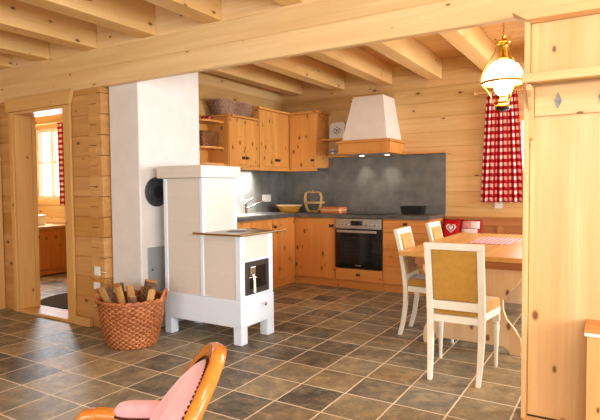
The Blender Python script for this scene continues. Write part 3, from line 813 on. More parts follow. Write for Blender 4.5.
def rr(cx, cy, a, b, r, n=6):
    pts = []
    for (sx, sy, st_) in ((1, 1, 0), (-1, 1, 90), (-1, -1, 180), (1, -1, 270)):
        for i in range(n+1):
            q = math.radians(st_+90*i/n); pts.append((cx+sx*(a-r)+r*math.cos(q), cy+sy*(b-r)+r*math.sin(q)))
    return pts
MB().prism(rr(-3.31, 6.32, .16, .10, .03), .951, .985, 2).build('dish_base', M['rust_cer'], cs, bevel=.004)
MB().prism(rr(-3.31, 6.32, .165, .105, .03), .985, .997, 2).build('pale_band', M['cream_cer'], cs)
MB().prism(rr(-3.31, 6.32, .16, .10, .03), .997, 1.03, 2).build('lid', M['rust_cer'], cs, bevel=.006)
tr = MB(); tr.hexa([(-2.31, 6.26, .951), (-2.07, 6.26, .951), (-2.07, 6.42, .951), (-2.31, 6.42, .951)], [(-2.335, 6.24, 1.055), (-2.045, 6.24, 1.055), (-2.045, 6.44, 1.055), (-2.335, 6.44, 1.055)])
tag(tr.build('roasting_tin', M['black_mat'], bevel=.006), 'black flared roasting tin at the right end of the worktop', 'tin')

# ================================================================== WALL CUPBOARDS
def updoor(par, ax, a0, a1, z0, z1, face, hpos, n=.018):
    if ax == 0: d = bx(face-n, face, a0, a1, z0, z1).build('door', M['up_z'], par, bevel=.003)
    else: d = bx(a0, a1, face, face+n, z0, z1).build('door', M['up_z'], par, bevel=.003)
    if ax == 0: cross_handle(d, (face, hpos, z0+.085), 0)
    else: cross_handle(d, (hpos, face, z0+.085), 1)
    return d
u1 = thing('wall_cupboard', 'lower two door pine wall cupboard with the wicker basket on top', 'cabinet', (-4.12, 5.18, 1.57))
bx(-4.299, -3.968, 4.88, 5.488, 1.57, 2.155).build('body', M['up_z'], u1, bevel=.002)
updoor(u1, 0, 4.885, 5.182, 1.585, 2.145, -3.95, 5.15); updoor(u1, 0, 5.186, 5.485, 1.585, 2.145, -3.95, 5.22)
bx(-4.299, -3.925, 4.85, 5.488, 2.156, 2.180).build('top_board', M['up_y'], u1, bevel=.004)
bx(-3.99, -3.955, 4.88, 5.488, 1.525, 1.569).build('light_rail', M['up_y'], u1, bevel=.003)
u2 = thing('corner_wall_cupboard', 'tall pine corner wall cupboard reaching higher than its neighbour', 'cabinet', (-4.0, 6.0, 1.57))
mb = MB(); mb.prism([(-4.299, 5.492), (-3.968, 5.492), (-3.968, 6.218), (-3.515, 6.218), (-3.515, 6.579), (-4.299, 6.579)], 1.57, 2.315, 2); mb.build('body', M['up_z'], u2)
updoor(u2, 0, 5.56, 5.905, 1.585, 2.30, -3.95, 5.875); updoor(u2, 0, 5.909, 6.195, 1.585, 2.30, -3.95, 5.94)
bx(-3.965, -3.95, 5.494, 5.556, 1.57, 2.315).build('filler_strip', M['up_z'], u2)
updoor(u2, 1, -3.935, -3.52, 1.585, 2.30, 6.20, -3.57)
mb = MB(); mb.prism([(-4.299, 5.47), (-3.925, 5.47), (-3.925, 6.175), (-3.485, 6.175), (-3.485, 6.579), (-4.299, 6.579)], 2.316, 2.345, 2); mb.build('top_board', M['up_y'], u2, bevel=.005)
mb = MB(); mb.prism([(-3.99, 5.492), (-3.955, 5.492), (-3.955, 6.205), (-3.515, 6.205), (-3.515, 6.24), (-3.99, 6.24)], 1.525, 1.569, 2); mb.build('light_rail', M['up_x'], u2, bevel=.003)
# open end shelves
es = thing('end_shelf_unit', 'open pine end shelves left of the wall cupboards, beside the chimney', 'shelf', (-4.2, 4.75, 1.57))
for z in (1.575, 1.765, 2.075):
    pts = [(-4.299, 4.50), (-4.20, 4.50)]+[(-4.20+.17*math.sin(q), 4.65-.15*math.cos(q)) for q in [PI/2*i/6 for i in range(1, 7)]]+[(-4.03, 4.878), (-4.299, 4.878)]
    MB().prism(pts, z, z+.024, 2).build('shelf_board', M['up_y'], es, bevel=.003)
bx(-4.299, -4.285, 4.50, 4.878, 1.60, 2.18).build('back_board', M['up_z'], es)
wb = thing('shelf_basket', 'brown wicker drawer basket on the middle end shelf', 'basket', (-4.17, 4.68, 1.79))
o = woven(MB(), (-4.165, 4.70, 1.79), .105, .115, .17, 16, 9, sx=.85, sy=1.35, pw=6, amp=.003, z0=.002).build('woven_body', M['wicker_brown'], wb, smooth='all'); solidify(o, .005)
ring(MB(), (-4.165, 4.70, 1.79), .116, .172, .006, sx=.85, sy=1.35, pw=6, n=40).build('rim', M['wicker_brown_rim'], wb)
for (x, lab) in ((-4.19, 'small red pot on the upper end shelf, nearer the chimney'), (-4.11, 'small red pot on the upper end shelf, nearer the cupboard')):
    j = thing('red_pot', lab, 'pot', (x, 4.70, 2.10), 'red pots on the end shelf')
    MB().lathe([(0, 2.10), (.024, 2.10), (.032, 2.125), (.030, 2.145), (.022, 2.15), (0, 2.15)], (x, 4.70, 0), 18).build('pot_body', M['red_cer'], j, smooth=True)
    MB().sphere((x, 4.70, 2.155), .008).build('lid_knob', M['red_cer'], j)
# flared basket on cupboard
tb = thing('wicker_tray_basket', 'long weathered wicker basket on top of the lower wall cupboard', 'basket', (-4.13, 5.08, 2.182))
o = woven(MB(), (-4.12, 5.16, 2.182), .105, .135, .165, 40, 11, sx=.95, sy=2.6, pw=5, amp=.006, z0=.003).build('woven_body', M['wicker_dark'], tb, smooth='all'); solidify(o, .006)
ring(MB(), (-4.12, 5.16, 2.182), .137, .168, .010, sx=.95, sy=2.6, pw=5, n=90).build('rim', M['wicker_dark_rim'], tb)

# ================================================================== HOOD + SHELF
hd = thing('range_hood', 'white plastered pyramid hood on a moulded pine frame', 'hood', (-2.75, 6.33, 1.72))
mb = MB()
B = [(-3.065, 6.10, 1.90), (-2.445, 6.10, 1.90), (-2.43, 6.579, 1.90), (-3.08, 6.579, 1.90)]
Tt = [(-2.955, 6.20, 2.465), (-2.535, 6.20, 2.465), (-2.535, 6.579, 2.465), (-2.955, 6.579, 2.465)]
mb.hexa(B, Tt); mb.build('canopy', M['hood_w'], hd, bevel=.004)
m = MB(); m.box(-3.105, -2.395, 6.07, 6.579, 1.745, 1.862); m.build('frame', M['up_x'], hd, bevel=.004)
m = MB(); m.box(-3.13, -2.37, 6.045, 6.579, 1.864, 1.884); m.box(-3.115, -2.385, 6.06, 6.579, 1.885, 1.899); m.build('crown_moulding', M['up_x'], hd, bevel=.004)
m = MB(); m.box(-3.12, -2.38, 6.055, 6.579, 1.722, 1.744); m.build('base_moulding', M['up_x'], hd, bevel=.003)
bx(-2.475, -2.385, 6.058, 6.12, 1.745, 1.862).build('corner_block', M['up_z'], hd, bevel=.003)
m = MB(); m.box(-3.05, -2.45, 6.12, 6.55, 1.716, 1.7215); m.build('filter_plate', M['steel'], hd)
for x in (-2.93, -2.57): MB().lathe([(0, 1.712), (.028, 1.712), (.030, 1.7155), (0, 1.7155)], (x, 6.42, 0), 18).build('spot_lens', M['spot'], hd)
bs = thing('plate_shelf', 'short pine wall shelf between cupboard and hood', 'shelf', (-3.3, 6.46, 1.935))
bx(-3.513, -3.132, 6.34, 6.579, 1.94, 1.965).build('shelf_board', M['up_x'], bs, bevel=.003)
pt = thing('decorative_plate', 'square white plate with painted flowers leaning on the pine shelf', 'plate', (-3.32, 6.50, 1.967))
mb = MB(); mb.prism(rr(0, 0, .115, .115, .045), 0, .012, 2); mb.prism(rr(0, 0, .085, .085, .035), .0121, .014, 2)
TM = Matrix.Translation((-3.335, 6.49, 2.084)) @ Matrix.Rotation(math.radians(80), 4, 'X')
mb.xf(TM); mb.build('plate_body', M['porc'], pt, bevel=.003)
fm = MB()
for (a, b, r, mi) in ((0, 0, .020, 0), (.035, .02, .014, 1), (-.035, .02, .014, 1), (.03, -.03, .013, 2), (-.03, -.03, .013, 2), (0, .045, .012, 1), (0, -.045, .011, 2), (.055, -.005, .009, 2), (-.055, -.005, .009, 2)):
    n0 = len(fm.v); fm.lathe([(0, .0165), (r, .0160), (r, .0142), (0, .0142)], (a, b, 0), 12, mi=mi)
fm.xf(TM); fm.build('flower_motif', [M['rose'], M['blue'], M['green']], pt)
cp = thing('blue_cup', 'small white and blue cup on the ledge below the plate shelf', 'cup', (-3.40, 6.52, 1.76))
MB().lathe([(0, 1.761), (.024, 1.761), (.035, 1.79), (.04, 1.83), (.037, 1.83), (.03, 1.79), (0, 1.772)], (-3.42, 6.52, 0), 20).build('cup_body', M['porc'], cp, smooth=True)
MB().lathe([(.0355, 1.789), (.0395, 1.815), (.0405, 1.815), (.0365, 1.789)], (-3.42, 6.52, 0), 20, closed=True).build('blue_band', M['blue'], cp)
MB().tube([(-3.385, 6.52, 1.82), (-3.363, 6.52, 1.815), (-3.362, 6.52, 1.79), (-3.388, 6.52, 1.785)], .004).build('handle', M['porc'], cp)

# ================================================================== CURTAIN / LAMP
cu_ = thing('checked_curtain', 'red and white gingham curtain hanging on the kitchen log wall behind the lamp', 'curtain', (-1.16, 6.50, 1.12))
solidify(curtain_mesh(-1.335, -1.00, -1.405, -.905, 2.40, 1.105, 6.49, .020, 6, 110, 30).build('cloth', M['gingham'], cu_, smooth='all'), .003)
cr = thing('curtain_rod', 'pale wooden curtain rod above the gingham curtain', 'curtain rod', (-1.0, 6.50, 2.40))
MB().tube([(-1.47, 6.49, 2.41), (-.30, 6.49, 2.41)], .012, 12).build('rod', M['cas_x'], cr, smooth=True)
mb = MB(); mb.sphere((-1.48, 6.49, 2.41), .024); mb.build('finial', M['cas_x'], cr, smooth=True)
mb = MB(); mb.box(-1.465, -1.445, 6.48, 6.579, 2.385, 2.40); mb.build('bracket', M['cas_x'], cr, bevel=.003)

LX, LY = -.872, 4.90
lp = thing('pendant_lamp', 'brass hanging oil style lamp with a lit white glass dome', 'lamp', (LX, LY, 1.96))
MB().lathe([(.030, 2.405), (.075, 2.395), (.125, 2.36), (.160, 2.30), (.176, 2.24), (.180, 2.215), (.174, 2.215), (.170, 2.24), (.154, 2.297), (.120, 2.353), (.072, 2.387), (.03, 2.397)], (LX, LY, 0), 40, closed=True).build('glass_dome', M['opal'], lp, smooth=True)
MB().lathe([(.180, 2.198), (.187, 2.203), (.187, 2.218), (.180, 2.222), (.172, 2.215), (.172, 2.20)], (LX, LY, 0), 40, closed=True).build('dome_ring', M['brass'], lp, smooth=True)
MB().lathe([(0, 2.10), (.035, 2.10), (.060, 2.125), (.075, 2.165), (.070, 2.21), (.045, 2.25), (.030, 2.30), (0, 2.30)], (LX, LY, 0), 28).build('inner_globe', M['bulb'], lp, smooth=True)
MB().lathe([(0, 2.10), (.03, 2.10), (.036, 2.09), (.030, 2.075), (.038, 2.06), (.05, 2.045), (.040, 2.03), (.058, 2.015), (.064, 2.0), (.05, 1.985), (0, 1.985)], (LX, LY, 0), 28).build('burner', M['brass'], lp, smooth=True)
MB().lathe([(0, 1.984), (.06, 1.984), (.055, 1.972), (.02, 1.958), (0, 1.955)], (LX, LY, 0), 24).build('drip_cup', M['iron'], lp, smooth=True)
for k in range(3):
    a = math.radians(-40+120*k)
    prof = [(.062, 2.01), (.085, 2.03), (.098, 2.08), (.125, 2.13), (.188, 2.205), (.187, 2.26), (.160, 2.34), (.105, 2.42), (.07, 2.48), (.055, 2.56), (.068, 2.60), (.078, 2.585)]
    MB().tube([(LX+r*math.cos(a), LY+r*math.sin(a), z) for r, z in prof], .0055, 8).build('harp_arm', M['brass'], lp, smooth=True)
MB().lathe([(.052, 2.555), (.060, 2.56), (.052, 2.575), (.02, 2.585), (.012, 2.60), (.016, 2.615), (0, 2.62)], (LX, LY, 0), 24).build('crown', M['brass'], lp, smooth=True)
MB().lathe([(.045, 2.407), (.052, 2.417), (.040, 2.44), (.036, 2.52), (.04, 2.53), (.035, 2.53), (.033, 2.45), (.038, 2.417)], (LX, LY, 0), 24, closed=True).build('smoke_chimney', M['brass'], lp, smooth=True)
mb = MB(); z = 2.615; k = 0
while z < ZC-.02:
    pts = []
    for i in range(10):
        a = 2*PI*i/10; u, w_ = .007*math.cos(a), .014*math.sin(a)
        pts.append((LX+(u if k % 2 else 0), LY+(0 if k % 2 else u), z+.012+w_))
    mb.tube(pts, .0025, 6, closed=True); z += .022; k += 1
mb.build('chain', M['brass'], lp)
MB().lathe([(0, ZC-.001), (.04, ZC-.001), (.035, ZC-.02), (0, ZC-.025)], (LX, LY, 0), 20).build('ceiling_rose', M['brass'], lp, smooth=True)

# ================================================================== TABLE
tbx0, tbx1, tby0, tby1 = -1.55, -.42, 4.12, 6.14
tt = thing('dining_table', 'honey pine trestle dining table with shaped plank ends', 'table', (-.985, 5.13, 0))
bx(tbx0, tbx1, tby0, tby1, .722, .76).build('tabletop', M['table'], tt, bevel=.005)
mb = MB()
mb.box(-1.40, -.57, 4.16, 4.19, .66, .721); mb.box(-1.40, -.57, 5.88, 5.91, .66, .721); mb.box(-1.42, -1.40, 4.16, 5.91, .66, .721); mb.box(-.57, -.55, 4.16, 5.91, .66, .721)
mb.build('apron', M['bench'], tt)
cx = -.98
half = [(0, .06), (.25, .06), (.29, .03), (.30, .001), (.375, .001), (.385, .05), (.375, .13), (.335, .20), (.275, .27), (.25, .34), (.245, .42), (.29, .48), (.345, .54), (.385, .61), (.39, .66)]
half_r = [(cx+a, z) for a, z in half[1:]]
half_l = [(cx-a, z) for a, z in reversed(half[1:])]
for y in (4.195, 5.80):
    MB().prism(half_r+half_l, y, y+.04, 1).build('end_panel', M['trestle'], tt, bevel=.003)
bx(cx-.05, cx+.05, 4.236, 5.799, .30, .345).build('stretcher', M['trestle'], tt, bevel=.003)
rn = MB(); rn.box(-.19, .19, -.33, .33, 0, .004)
rn.xf(Matrix.Translation((-1.0, 5.33, .761)) @ Matrix.Rotation(math.radians(-3), 4, 'Z'))
tag(rn.build('table_runner', M['runner'], origin=(-1.0, 5.33, .761)), 'pale pink checked cloth lying on the dining table', 'cloth')

# corner bench
bn = thing('bench', 'brown pine wall bench with a panelled backrest behind the table', 'bench', (-.9, 6.4, 0))
bx(-1.83, .60, 6.20, 6.575, .001, .43).build('seat_box', M['bench'], bn, bevel=.003)
bx(-1.838, .61, 6.17, 6.575, .431, .455).build('seat', M['bench'], bn, bevel=.004)
m = MB(); m.box(-1.83, .60, 6.53, 6.579, .456, .90)
m.build('backrest', M['bench'], bn, bevel=.003)
m = MB(); m.box(-1.838, .61, 6.50, 6.579, .901, .925); m.build('top_rail', M['bench'], bn, bevel=.004)
for x in (-1.82, -1.22, -.60, .10): bx(x, x+.07, 6.515, 6.529, .457, .82).build('panel_stile', M['bench'], bn, bevel=.002)
bx(-1.83, .6, 6.513, 6.529, .821, .90).build('panel_rail', M['bench'], bn, bevel=.002)
# cushions
def pillow(cx, cy, cz, w, h, d, name, label, mats, tilt=12, yaw=0):
    r = thing(name, label, 'cushion', (cx, cy, cz), None)
    mb = MB(); n = 14
    for side in (1, -1):
        vs = []
        for j in range(n+1):
            for i in range(n+1):
                u, v_ = i/n*2-1, j/n*2-1
                th = ((1-u**4)*(1-v_**4))**.55
                pin = 1-.05*(abs(u)**2+abs(v_)**2-1)
                vs.append((u*w/2*(1-.04*(1-abs(v_))), side*-d/2*th, h/2+v_*h/2*(1-.04*(1-abs(u)))))
        fs = [(j*(n+1)+i, j*(n+1)+i+1, (j+1)*(n+1)+i+1, (j+1)*(n+1)+i) for j in range(n) for i in range(n)]
        mb.add(vs, fs)
    TMx = Matrix.Translation((cx, cy, cz)) @ Matrix.Rotation(math.radians(yaw), 4, 'Z') @ Matrix.Rotation(math.radians(-tilt), 4, 'X')
    mb.xf(TMx)
    o = mb.build('cover', mats, r, smooth='all')
    bm = bmesh.new(); bm.from_mesh(o.data); bmesh.ops.remove_doubles(bm, verts=bm.verts, dist=.0008); bmesh.ops.recalc_face_normals(bm, faces=bm.faces); bm.to_mesh(o.data); bm.free()
    return r, TMx
r1, T1 = pillow(-1.725, 6.36, .456, .22, .45, .10, 'heart_cushion', 'red cushion with a pale heart leaning on the bench backrest', M['red_fab'])
def heart(s, n=28):
    return [(s*16*math.sin(q)**3/16, s*(13*math.cos(q)-5*math.cos(2*q)-2*math.cos(3*q)-math.cos(4*q))/16) for q in [2*PI*i/n for i in range(n)]]
for (s, mt, yo, nm) in ((.062, M['lace'], -.053, 'heart_patch'), (.043, M['grey_emb'], -.057, 'heart_inner'), (.028, M['lace'], -.060, 'heart_centre')):
    mb = MB(); mb.prism([(a, b+.33) for a, b in heart(s)], yo, yo+.012, 1); mb.xf(T1); mb.build(nm, mt, r1)
r2, T2 = pillow(-1.500, 6.385, .456, .24, .44, .10, 'patchwork_cushion', 'pink and white patchwork cushion beside the red heart cushion', M['red_fab'], 10)
for (a0, a1, b0, b1, mt, nm) in ((-.105, -.005, .33, .42, 'pinkfab', 'rose_patch'), (-.003, .105, .33, .42, 'lace', 'pale_patch'), (-.105, .085, .10, .325, 'lace', 'lace_panel')):
    mb = MB(); n = 6
    vs = []
    def off(u, v_): 
        uu, vv = u/.12, (v_-.22)/.22
        return -.050*max(0, (1-min(1, abs(uu))**4)*(1-min(1, abs(vv))**4))**.55-.004
    for j in range(n+1):
        for i in range(n+1):
            u = a0+(a1-a0)*i/n; v_ = b0+(b1-b0)*j/n; vs.append((u, off(u, v_), v_))
    mb.add(vs, [(j*(n+1)+i, j*(n+1)+i+1, (j+1)*(n+1)+i+1, (j+1)*(n+1)+i) for j in range(n) for i in range(n)])
    mb.xf(T2); solidify(mb.build(nm, M[mt], r2, smooth='all'), .002)

# ================================================================== DINING CHAIRS
def dining_chair():
    """faces +Y, origin at floor centre of the rear legs"""
    r = thing('dining_chair', '', 'chair', (0, 0, 0), 'white framed dining chairs with mustard upholstery')
    W = .168; iv = M['ivory']
    def stile(s):
        x = s*W
        prof = [(-.045, 0), (-.012, .12), (.010, .28), (.012, .44), (-.004, .58), (-.035, .76), (-.0649, .884)]
        wd = [.015, .018, .021, .022, .022, .022, .022]
        inset = [.012, .006, .002, 0, 0, 0, 0]
        mb = MB(); vs = []
        for (y, z), a, ins in zip(prof, wd, inset):
            xx = x-s*ins
            vs += [(xx-a, y-.018, z), (xx+a, y-.018, z), (xx+a, y+.018, z), (xx-a, y+.018, z)]
        n = len(prof)
        fs = [(0, 3, 2, 1), tuple(range(4*n-4, 4*n))]
        for j in range(n-1):
            for i in range(4):
                i2 = (i+1) % 4; fs.append((4*j+i, 4*j+i2, 4*j+4+i2, 4*j+4+i))
        mb.add(vs, fs); mb.build('rear_leg', iv, r, bevel=.004)
    stile(-1); stile(1)
    def by(z):  # back line
        for (y0, z0), (y1, z1) in zip([(.012, .44), (-.004, .58), (-.035, .76), (-.075, .925)][:-1], [(-.004, .58), (-.035, .76), (-.075, .925)]):
            if z <= z1: return y0+(y1-y0)*(z-z0)/(z1-z0)
        return -.075
    def slab(z0, z1, x0, x1, t0, t1, name, mat, bev=.004, puff=0):
        mb = MB(); n = 6
        for k in range(1): pass
        vs = []; zs_ = [z0+(z1-z0)*i/n for i in range(n+1)]
        for z_ in zs_:
            y = by(z_); q = 1 if 0 < (z_-z0)/(z1-z0) < 1 else .3
            vs += [(x0, y+t0, z_), (x1, y+t0, z_), (x1, y+t1, z_), (x0, y+t1, z_)]
        fs = [(0, 3, 2, 1), tuple(range(4*n, 4*n+4))]
        for j in range(n):
            for i in range(4):
                i2 = (i+1) % 4; fs.append((4*j+i, 4*j+i2, 4*j+4+i2, 4*j+4+i))
        mb.add(vs, fs); return mb.build(name, mat, r, bevel=bev)
    slab(.8845, .93, -W-.0225, W+.0225, -.0185, .0185, 'top_rail', iv)
    slab(.475, .535, -W+.02, W-.02, -.015, .015, 'lower_back_rail', iv)
    slab(.537, .884, -W+.023, W-.023, -.010, .030, 'back_upholstery', M['mustard'], .012)
    # seat
    mb = MB(); mb.hexa([(-W+.022, .0, .388), (W-.022, .0, .388), (W+.055, .445, .388), (-W-.055, .445, .388)], [(-W+.022, .0, .436), (W-.022, .0, .436), (W+.055, .445, .436), (-W-.055, .445, .436)]); mb.build('seat_rail', iv, r, bevel=.004)
    mb = MB(); mb.hexa([(-W+.024, .02, .4365), (W-.024, .02, .4365), (W+.058, .452, .4365), (-W-.058, .452, .4365)], [(-W+.028, .04, .505), (W-.028, .04, .505), (W+.050, .44, .505), (-W-.050, .44, .505)]); mb.build('seat_cushion', M['mustard'], r, bevel=.016, seg=3)
    for s in (-1, 1):
        c = (s*(W+.030), .42, 0)
        mb = MB(); mb.lathe([(0, .001), (.011, .001), (.013, .03), (.012, .05), (.022, .28), (.023, .30), (.018, .31), (.024, .325), (.020, .335), (0, .335)], c, 16); mb.box(c[0]-.023, c[0]+.023, c[1]-.023, c[1]+.023, .334, .387)
        mb.build('front_leg', iv, r, smooth=True)
    return r
c1 = dining_chair(); c1.location = (-.903, 3.455, 0); c1.rotation_euler.z = math.radians(2.5)
c1['label'] = 'white and mustard dining chair with its back to the camera at the table end'
c2 = copy_tree(c1); c2.location = (-1.57, 4.47, 0); c2.rotation_euler.z = math.radians(-88)
c2['label'] = 'white and mustard dining chair at the table side, nearer of the two beside the table'
c3 = copy_tree(c1); c3.location = (-1.55, 5.31, 0); c3.rotation_euler.z = math.radians(-90)
c3['label'] = 'white and mustard dining chair farthest from the camera, mostly hidden by the table'

# ================================================================== COAT RACK PANEL
rk = thing('coat_rack', 'tall pine coat rack panel with top shelf and diamond inlays', 'coat rack', (.1, 3.13, 0))
bx(-.411, .62, 3.118, 3.165, .015, 2.18).build('back_panel', M['rack'], rk, bevel=.002)
bx(-.438, -.413, 3.06, 3.168, .002, 2.18).build('side_stile', M['rack'], rk, bevel=.003)
m = MB(); m.prism([(-.425, 2.182), (.66, 2.182), (.66, 2.232), (-.50, 2.232)], 3.03, 3.138, 1); m.build('cornice', M['rack_x'], rk, bevel=.004)
bx(-.411, .62, 2.93, 3.117, 1.848, 1.872).build('shelf_board', M['rack_x'], rk, bevel=.004)
m = MB(); m.box(-.432, .63, 2.915, 2.935, 1.83, 1.878); m.build('shelf_lip', M['rack_x'], rk, bevel=.005)
rl = bx(-.388, .61, 3.095, 3.117, 1.675, 1.835).build('rail_board', M['rack_x'], rk, bevel=.003)
for x in (-.272, -.070, .132, .334):
    z = 1.75; MB().prism([(x-.018, z), (x, z-.043), (x+.018, z), (x, z+.043)], 3.090, 3.0945, 1).build('diamond_inlay', M['mirror'], rl, bevel=.001)
for x in (-.415, .55):
    MB().prism([(3.117, 1.83), (2.96, 1.83), (2.965, 1.80), (3.02, 1.77), (3.06, 1.70), (3.075, 1.60), (3.07, 1.56), (3.085, 1.55), (3.117, 1.55)], x, x+.025, 0).build('bracket', M['rack'], rk, bevel=.003)
sbx = thing('shoe_bench', 'low pine box seat in front of the coat rack, cut by the right edge', 'bench', (.2, 3.0, 0))
bx(-.115, .60, 2.90, 3.115, .001, .555).build('box', M['cas'], sbx, bevel=.003)
bx(-.127, .61, 2.885, 3.116, .575, .592).build('lid', M['kit_x'], sbx, bevel=.004)
bx(-.125, .605, 2.889, 3.116, .556, .5745).build('pale_edge', M['ivory'], sbx, bevel=.002)

# ================================================================== FOREGROUND ARMCHAIR
AC = Vector((-.925, .925, .675)); yaw = math.radians(221); tilt = math.radians(26)
F = Vector((math.cos(yaw), math.sin(yaw), 0)); Wd = Vector((-F.y, F.x, 0)); Uu = -F*math.sin(tilt)+Vector((0, 0, 1))*math.cos(tilt)
Nn = F*math.cos(tilt)+Vector((0, 0, 1))*math.sin(tilt)   # out of the front of the back
ar = thing('armchair', 'ornate orange wood armchair with pink velvet in the foreground', 'armchair', (AC.x+F.x*.2, AC.y+F.y*.2, 0))
ea, eb = .20, .235
def ov(q, k=1.0, d=0.0): return AC+Wd*(math.sin(q)*ea*k)+Uu*(math.cos(q)*eb*k)+Nn*(d+.02*math.sin(q)**2)
mb = MB(); n = 56; sec = [(-.026, -.020), (-.030, .004), (-.020, .020), (-.006, .012), (.004, .024), (.018, .026), (.028, .010), (.024, -.018)]
vs = []
for i in range(n):
    q = 2*PI*i/n; c0 = ov(q); o_ = (Wd*(math.sin(q)/ea)+Uu*(math.cos(q)/eb)).normalized()
    for a, b in sec: vs.append(c0+o_*a*.68+Nn*b*.8)
m_ = len(sec)
fs = [(i*m_+k, ((i+1) % n)*m_+k, ((i+1) % n)*m_+(k+1) % m_, i*m_+(k+1) % m_) for i in range(n) for k in range(m_)]
mb.add(vs, fs); mb.build('back_frame', M['fruitwood'], ar, smooth='all')
def oval_pad(k, d0, bulge, name, mat, sgn=1):
    mb = MB(); nr = 8; vs = [AC+Nn*(d0+sgn*bulge)]
    for j in range(1, nr+1):
        t_ = j/nr
        for i in range(n): 
            q = 2*PI*i/n; vs.append(ov(q, k*t_, d0+sgn*bulge*(1-t_**2.6)**.8))
    fs = [(0, 1+i, 1+(i+1) % n) for i in range(n)]
    for j in range(nr-1):
        for i in range(n): a = 1+j*n; fs.append((a+i, a+(i+1) % n, a+n+(i+1) % n, a+n+i))
    mb.add(vs, fs); return solidify(mb.build(name, mat, ar, smooth='all'), .004)
oval_pad(.91, .006, .055, 'back_pad', M['pink'])
oval_pad(.89, -.014, .006, 'back_lining', M['pink'], -1)
mb = MB()
for i in range(96): 
    q = 2*PI*i/96; mb.sphere(ov(q, .885, .018), .0045, 6, 4)
mb.build('nail_trim', M['nail'], ar)
# seat
SZ = .40; sc0 = Vector((AC.x, AC.y, 0))+F*.26
def seat_ring(k, z): 
    pts = []
    for (a, b) in ((-.24, -.20), (-.27, .05), (-.27, .24), (-.12, .30), (.12, .30), (.27, .24), (.27, .05), (.24, -.20)):
        p = sc0+Wd*a*k+F*b*k; pts.append((p.x, p.y, z))
    return pts
def loft(rings, name, mat, bev, sm=False):
    mb = MB(); m2 = len(rings[0]); vs = [p for r_ in rings for p in r_]
    fs = [tuple(range(m2))[::-1], tuple(range((len(rings)-1)*m2, len(rings)*m2))]
    for j in range(len(rings)-1):
        for i in range(m2): fs.append((j*m2+i, j*m2+(i+1) % m2, (j+1)*m2+(i+1) % m2, (j+1)*m2+i))
    mb.add(vs, fs); return mb.build(name, mat, ar, bevel=bev)
loft([seat_ring(1, .30), seat_ring(1.03, .34), seat_ring(1, .365)], 'seat_frame', M['fruitwood'], .006)
loft([seat_ring(.97, .366), seat_ring(.97, .40), seat_ring(.85, .435), seat_ring(.5, .447)], 'seat_cushion', M['pink'], .012)
# arms
for s in (-1, 1):
    base = Vector((AC.x, AC.y, 0))
    def ap(f_, z_, w_): return base+F*(f_-.02)+Wd*(s*(w_-.01))+Vector((0, 0, z_+.008))
    pts = [ov(s*1.80), ap(.03, .628, .235), ap(.10, .625, .252), ap(.20, .628, .268), ap(.26, .636, .275), ap(.30, .632, .278), ap(.322, .612, .279), ap(.315, .590, .279), ap(.295, .586, .279), ap(.285, .600, .279)]
    MB().tube(pts, [.018, .018, .018, .019, .021, .021, .019, .016, .012, .009], 12, flat=1.15).build('arm_rail', M['fruitwood'], ar, smooth='all')
    pts = [ap(.285, .60, .275), ap(.25, .53, .27), ap(.24, .45, .262), ap(.27, .35, .25)]
    MB().tube(pts, [.017, .018, .020, .024], 10).build('arm_support', M['fruitwood'], ar, smooth='all')
    mb = MB(); nn = 12; vs = []
    def pc(t_): return ap(.045+.175*t_, .638+.004*t_, .240+.028*t_)
    for j in range(nn+1):
        t_ = j/nn; e = (1-(2*t_-1)**4)**.5; c0 = pc(t_)
        for k in range(12):
            a = 2*PI*k/12; z_ = math.sin(a)
            vs.append(c0+Wd*(math.cos(a)*.034*max(e, .25))+Vector((0, 0, (z_*.034 if z_ > 0 else z_*.012)*max(e, .2))))
    fs = [tuple(range(12))[::-1], tuple(range(nn*12, nn*12+12))]+[(j*12+k, j*12+(k+1) % 12, (j+1)*12+(k+1) % 12, (j+1)*12+k) for j in range(nn) for k in range(12)]
    mb.add(vs, fs); pd = mb.build('arm_pad', M['pink'], ar, smooth='all')
    mb = MB()
    for j in range(25):
        t_ = j/24; e = max((1-(2*t_-1)**4)**.5, .3)
        for q in (-1, 1):
            mb.sphere(pc(t_)+Wd*(q*.034*e)+Vector((0, 0, -.007)), .0042, 6, 4)
    mb.build('nail_trim', M['nail'], pd)
# legs
for (f_, w_, rear) in ((.53, -.21, 0), (.53, .21, 0), (.10, -.18, 1), (.10, .18, 1)):
    p = Vector((AC.x, AC.y, 0))+F*f_+Wd*w_
    if rear: pts = [p+Vector((0, 0, .36)), p-F*.02+Vector((0, 0, .25)), p-F*.05+Vector((0, 0, .12)), p-F*.10+Vector((0, 0, .014))]
    else: pts = [p+Vector((0, 0, .34)), p+F*.03+Vector((0, 0, .27)), p+F*.0+Vector((0, 0, .12)), p+F*.02+Vector((0, 0, .014))]
    MB().tube(pts, [.028, .026, .017, .013], 10).build('leg', M['fruitwood'], ar, smooth='all')
for s in (-1, 1):
    lo = Vector((AC.x, AC.y, 0))+F*.10+Wd*(s*.17)+Vector((0, 0, .33)); hi = ov(s*2.35)
    hi2 = ov(s*1.0)-Nn*.022; lo = lo-F*.03
    MB().tube([lo, lo*.55+hi2*.45-F*.03, lo*.2+hi2*.8-F*.012, hi2], [.022, .015, .013, .012], 10).build('back_post', M['fruitwood'], ar, smooth='all')

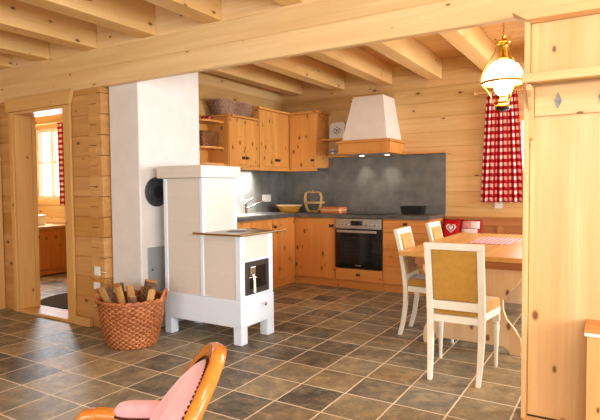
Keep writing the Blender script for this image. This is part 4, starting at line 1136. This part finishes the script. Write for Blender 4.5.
# ================================================================== LIGHTS
def area(name, loc, rot, sx, sy, power, col):
    l = bpy.data.lights.new(name, 'AREA'); l.shape = 'RECTANGLE'; l.size = sx; l.size_y = sy; l.energy = power; l.color = col
    o = bpy.data.objects.new(name, l); COL.objects.link(o); o.location = loc; o.rotation_euler = rot; return o
R90 = math.radians(90)
day = (.84, .95, 1.0)
area('daylight_front_left', (-1.6, -3.18, 1.6), (R90, 0, 0), 1.9, 1.3, 60, day)
area('daylight_front_right', (1.2, -3.18, 1.6), (R90, 0, 0), 1.9, 1.3, 90, day)
area('daylight_right', (2.98, -.5, 1.55), (0, R90, 0), 1.4, 2.1, 110, day)
area('daylight_right_far', (2.98, 1.9, 1.55), (0, R90, 0), 1.4, 1.3, 70, day)
area('daylight_kitchen', (2.98, 5.0, 1.55), (0, R90, 0), 1.2, 1.5, 185, day)
area('daylight_table', (-.48, 6.55, 1.65), (-R90, 0, 0), .95, .85, 25, day)
area('daylight_bathroom', (-7.84, 5.06, 1.72), (-R90, 0, 0), .75, 1.05, 85, (.78, .9, 1.0))
area('under_cupboard_light', (-4.20, 5.30, 1.560), (0, 0, 0), .10, .9, 36, (1, .97, .9)).data.spread = math.radians(84)
def lamp(name, typ, loc, e, col, r):
    l = bpy.data.lights.new(name, typ); l.energy = e; l.color = col; l.shadow_soft_size = r
    o = bpy.data.objects.new(name, l); COL.objects.link(o); o.location = loc; return o
for x in (-2.93, -2.57):
    o = lamp('hood_spot', 'SPOT', (x, 6.40, 1.70), 9, (1, .9, .74), .04); o.data.spot_size = math.radians(85); o.data.spot_blend = 1
    o.rotation_euler = Vector((0, -.25, 1)).to_track_quat('Z', 'Y').to_euler()
lamp('front_room_fill', 'POINT', (.75, .9, 2.45), 60, (1, .98, .93), .15)  # added unseen fill without a fixture, brightens lintel and rack panel on the right

w = bpy.data.worlds.new('sky'); SC.world = w; w.use_nodes = True
bg = w.node_tree.nodes['Background']; bg.inputs[0].default_value = (.93, .97, 1.0, 1); bg.inputs[1].default_value = 3.0

# ================================================================== CAMERA
cd_ = bpy.data.cameras.new('camera'); cam = bpy.data.objects.new('camera', cd_); COL.objects.link(cam)
cd_.sensor_width = 36; cd_.lens = 519.783/600*36; cd_.clip_start = .05
pi_, ya_, ro_ = .0437163, .547132, -.00838475
fwd = Vector((-math.sin(ya_), math.cos(ya_), 0)); right = Vector((math.cos(ya_), math.sin(ya_), 0)); up = Vector((0, 0, 1))
f2 = fwd*math.cos(pi_)-up*math.sin(pi_); u2 = up*math.cos(pi_)+fwd*math.sin(pi_)
r3 = right*math.cos(ro_)+u2*math.sin(ro_); u3 = -right*math.sin(ro_)+u2*math.cos(ro_)
mt = Matrix.Identity(4)
for i in range(3): mt[i][0] = r3[i]; mt[i][1] = u3[i]; mt[i][2] = -f2[i]
mt[0][3], mt[1][3], mt[2][3] = 0, 0, 1.30161
cam.matrix_world = mt
SC.camera = cam
SC.view_settings.view_transform = 'Standard'; SC.view_settings.look = 'None'; SC.view_settings.gamma = 1
SC.view_settings.use_curve_mapping = False; SC.view_settings.exposure = .1
for o in SC.objects:
    if '_rot' in o: del o['_rot']
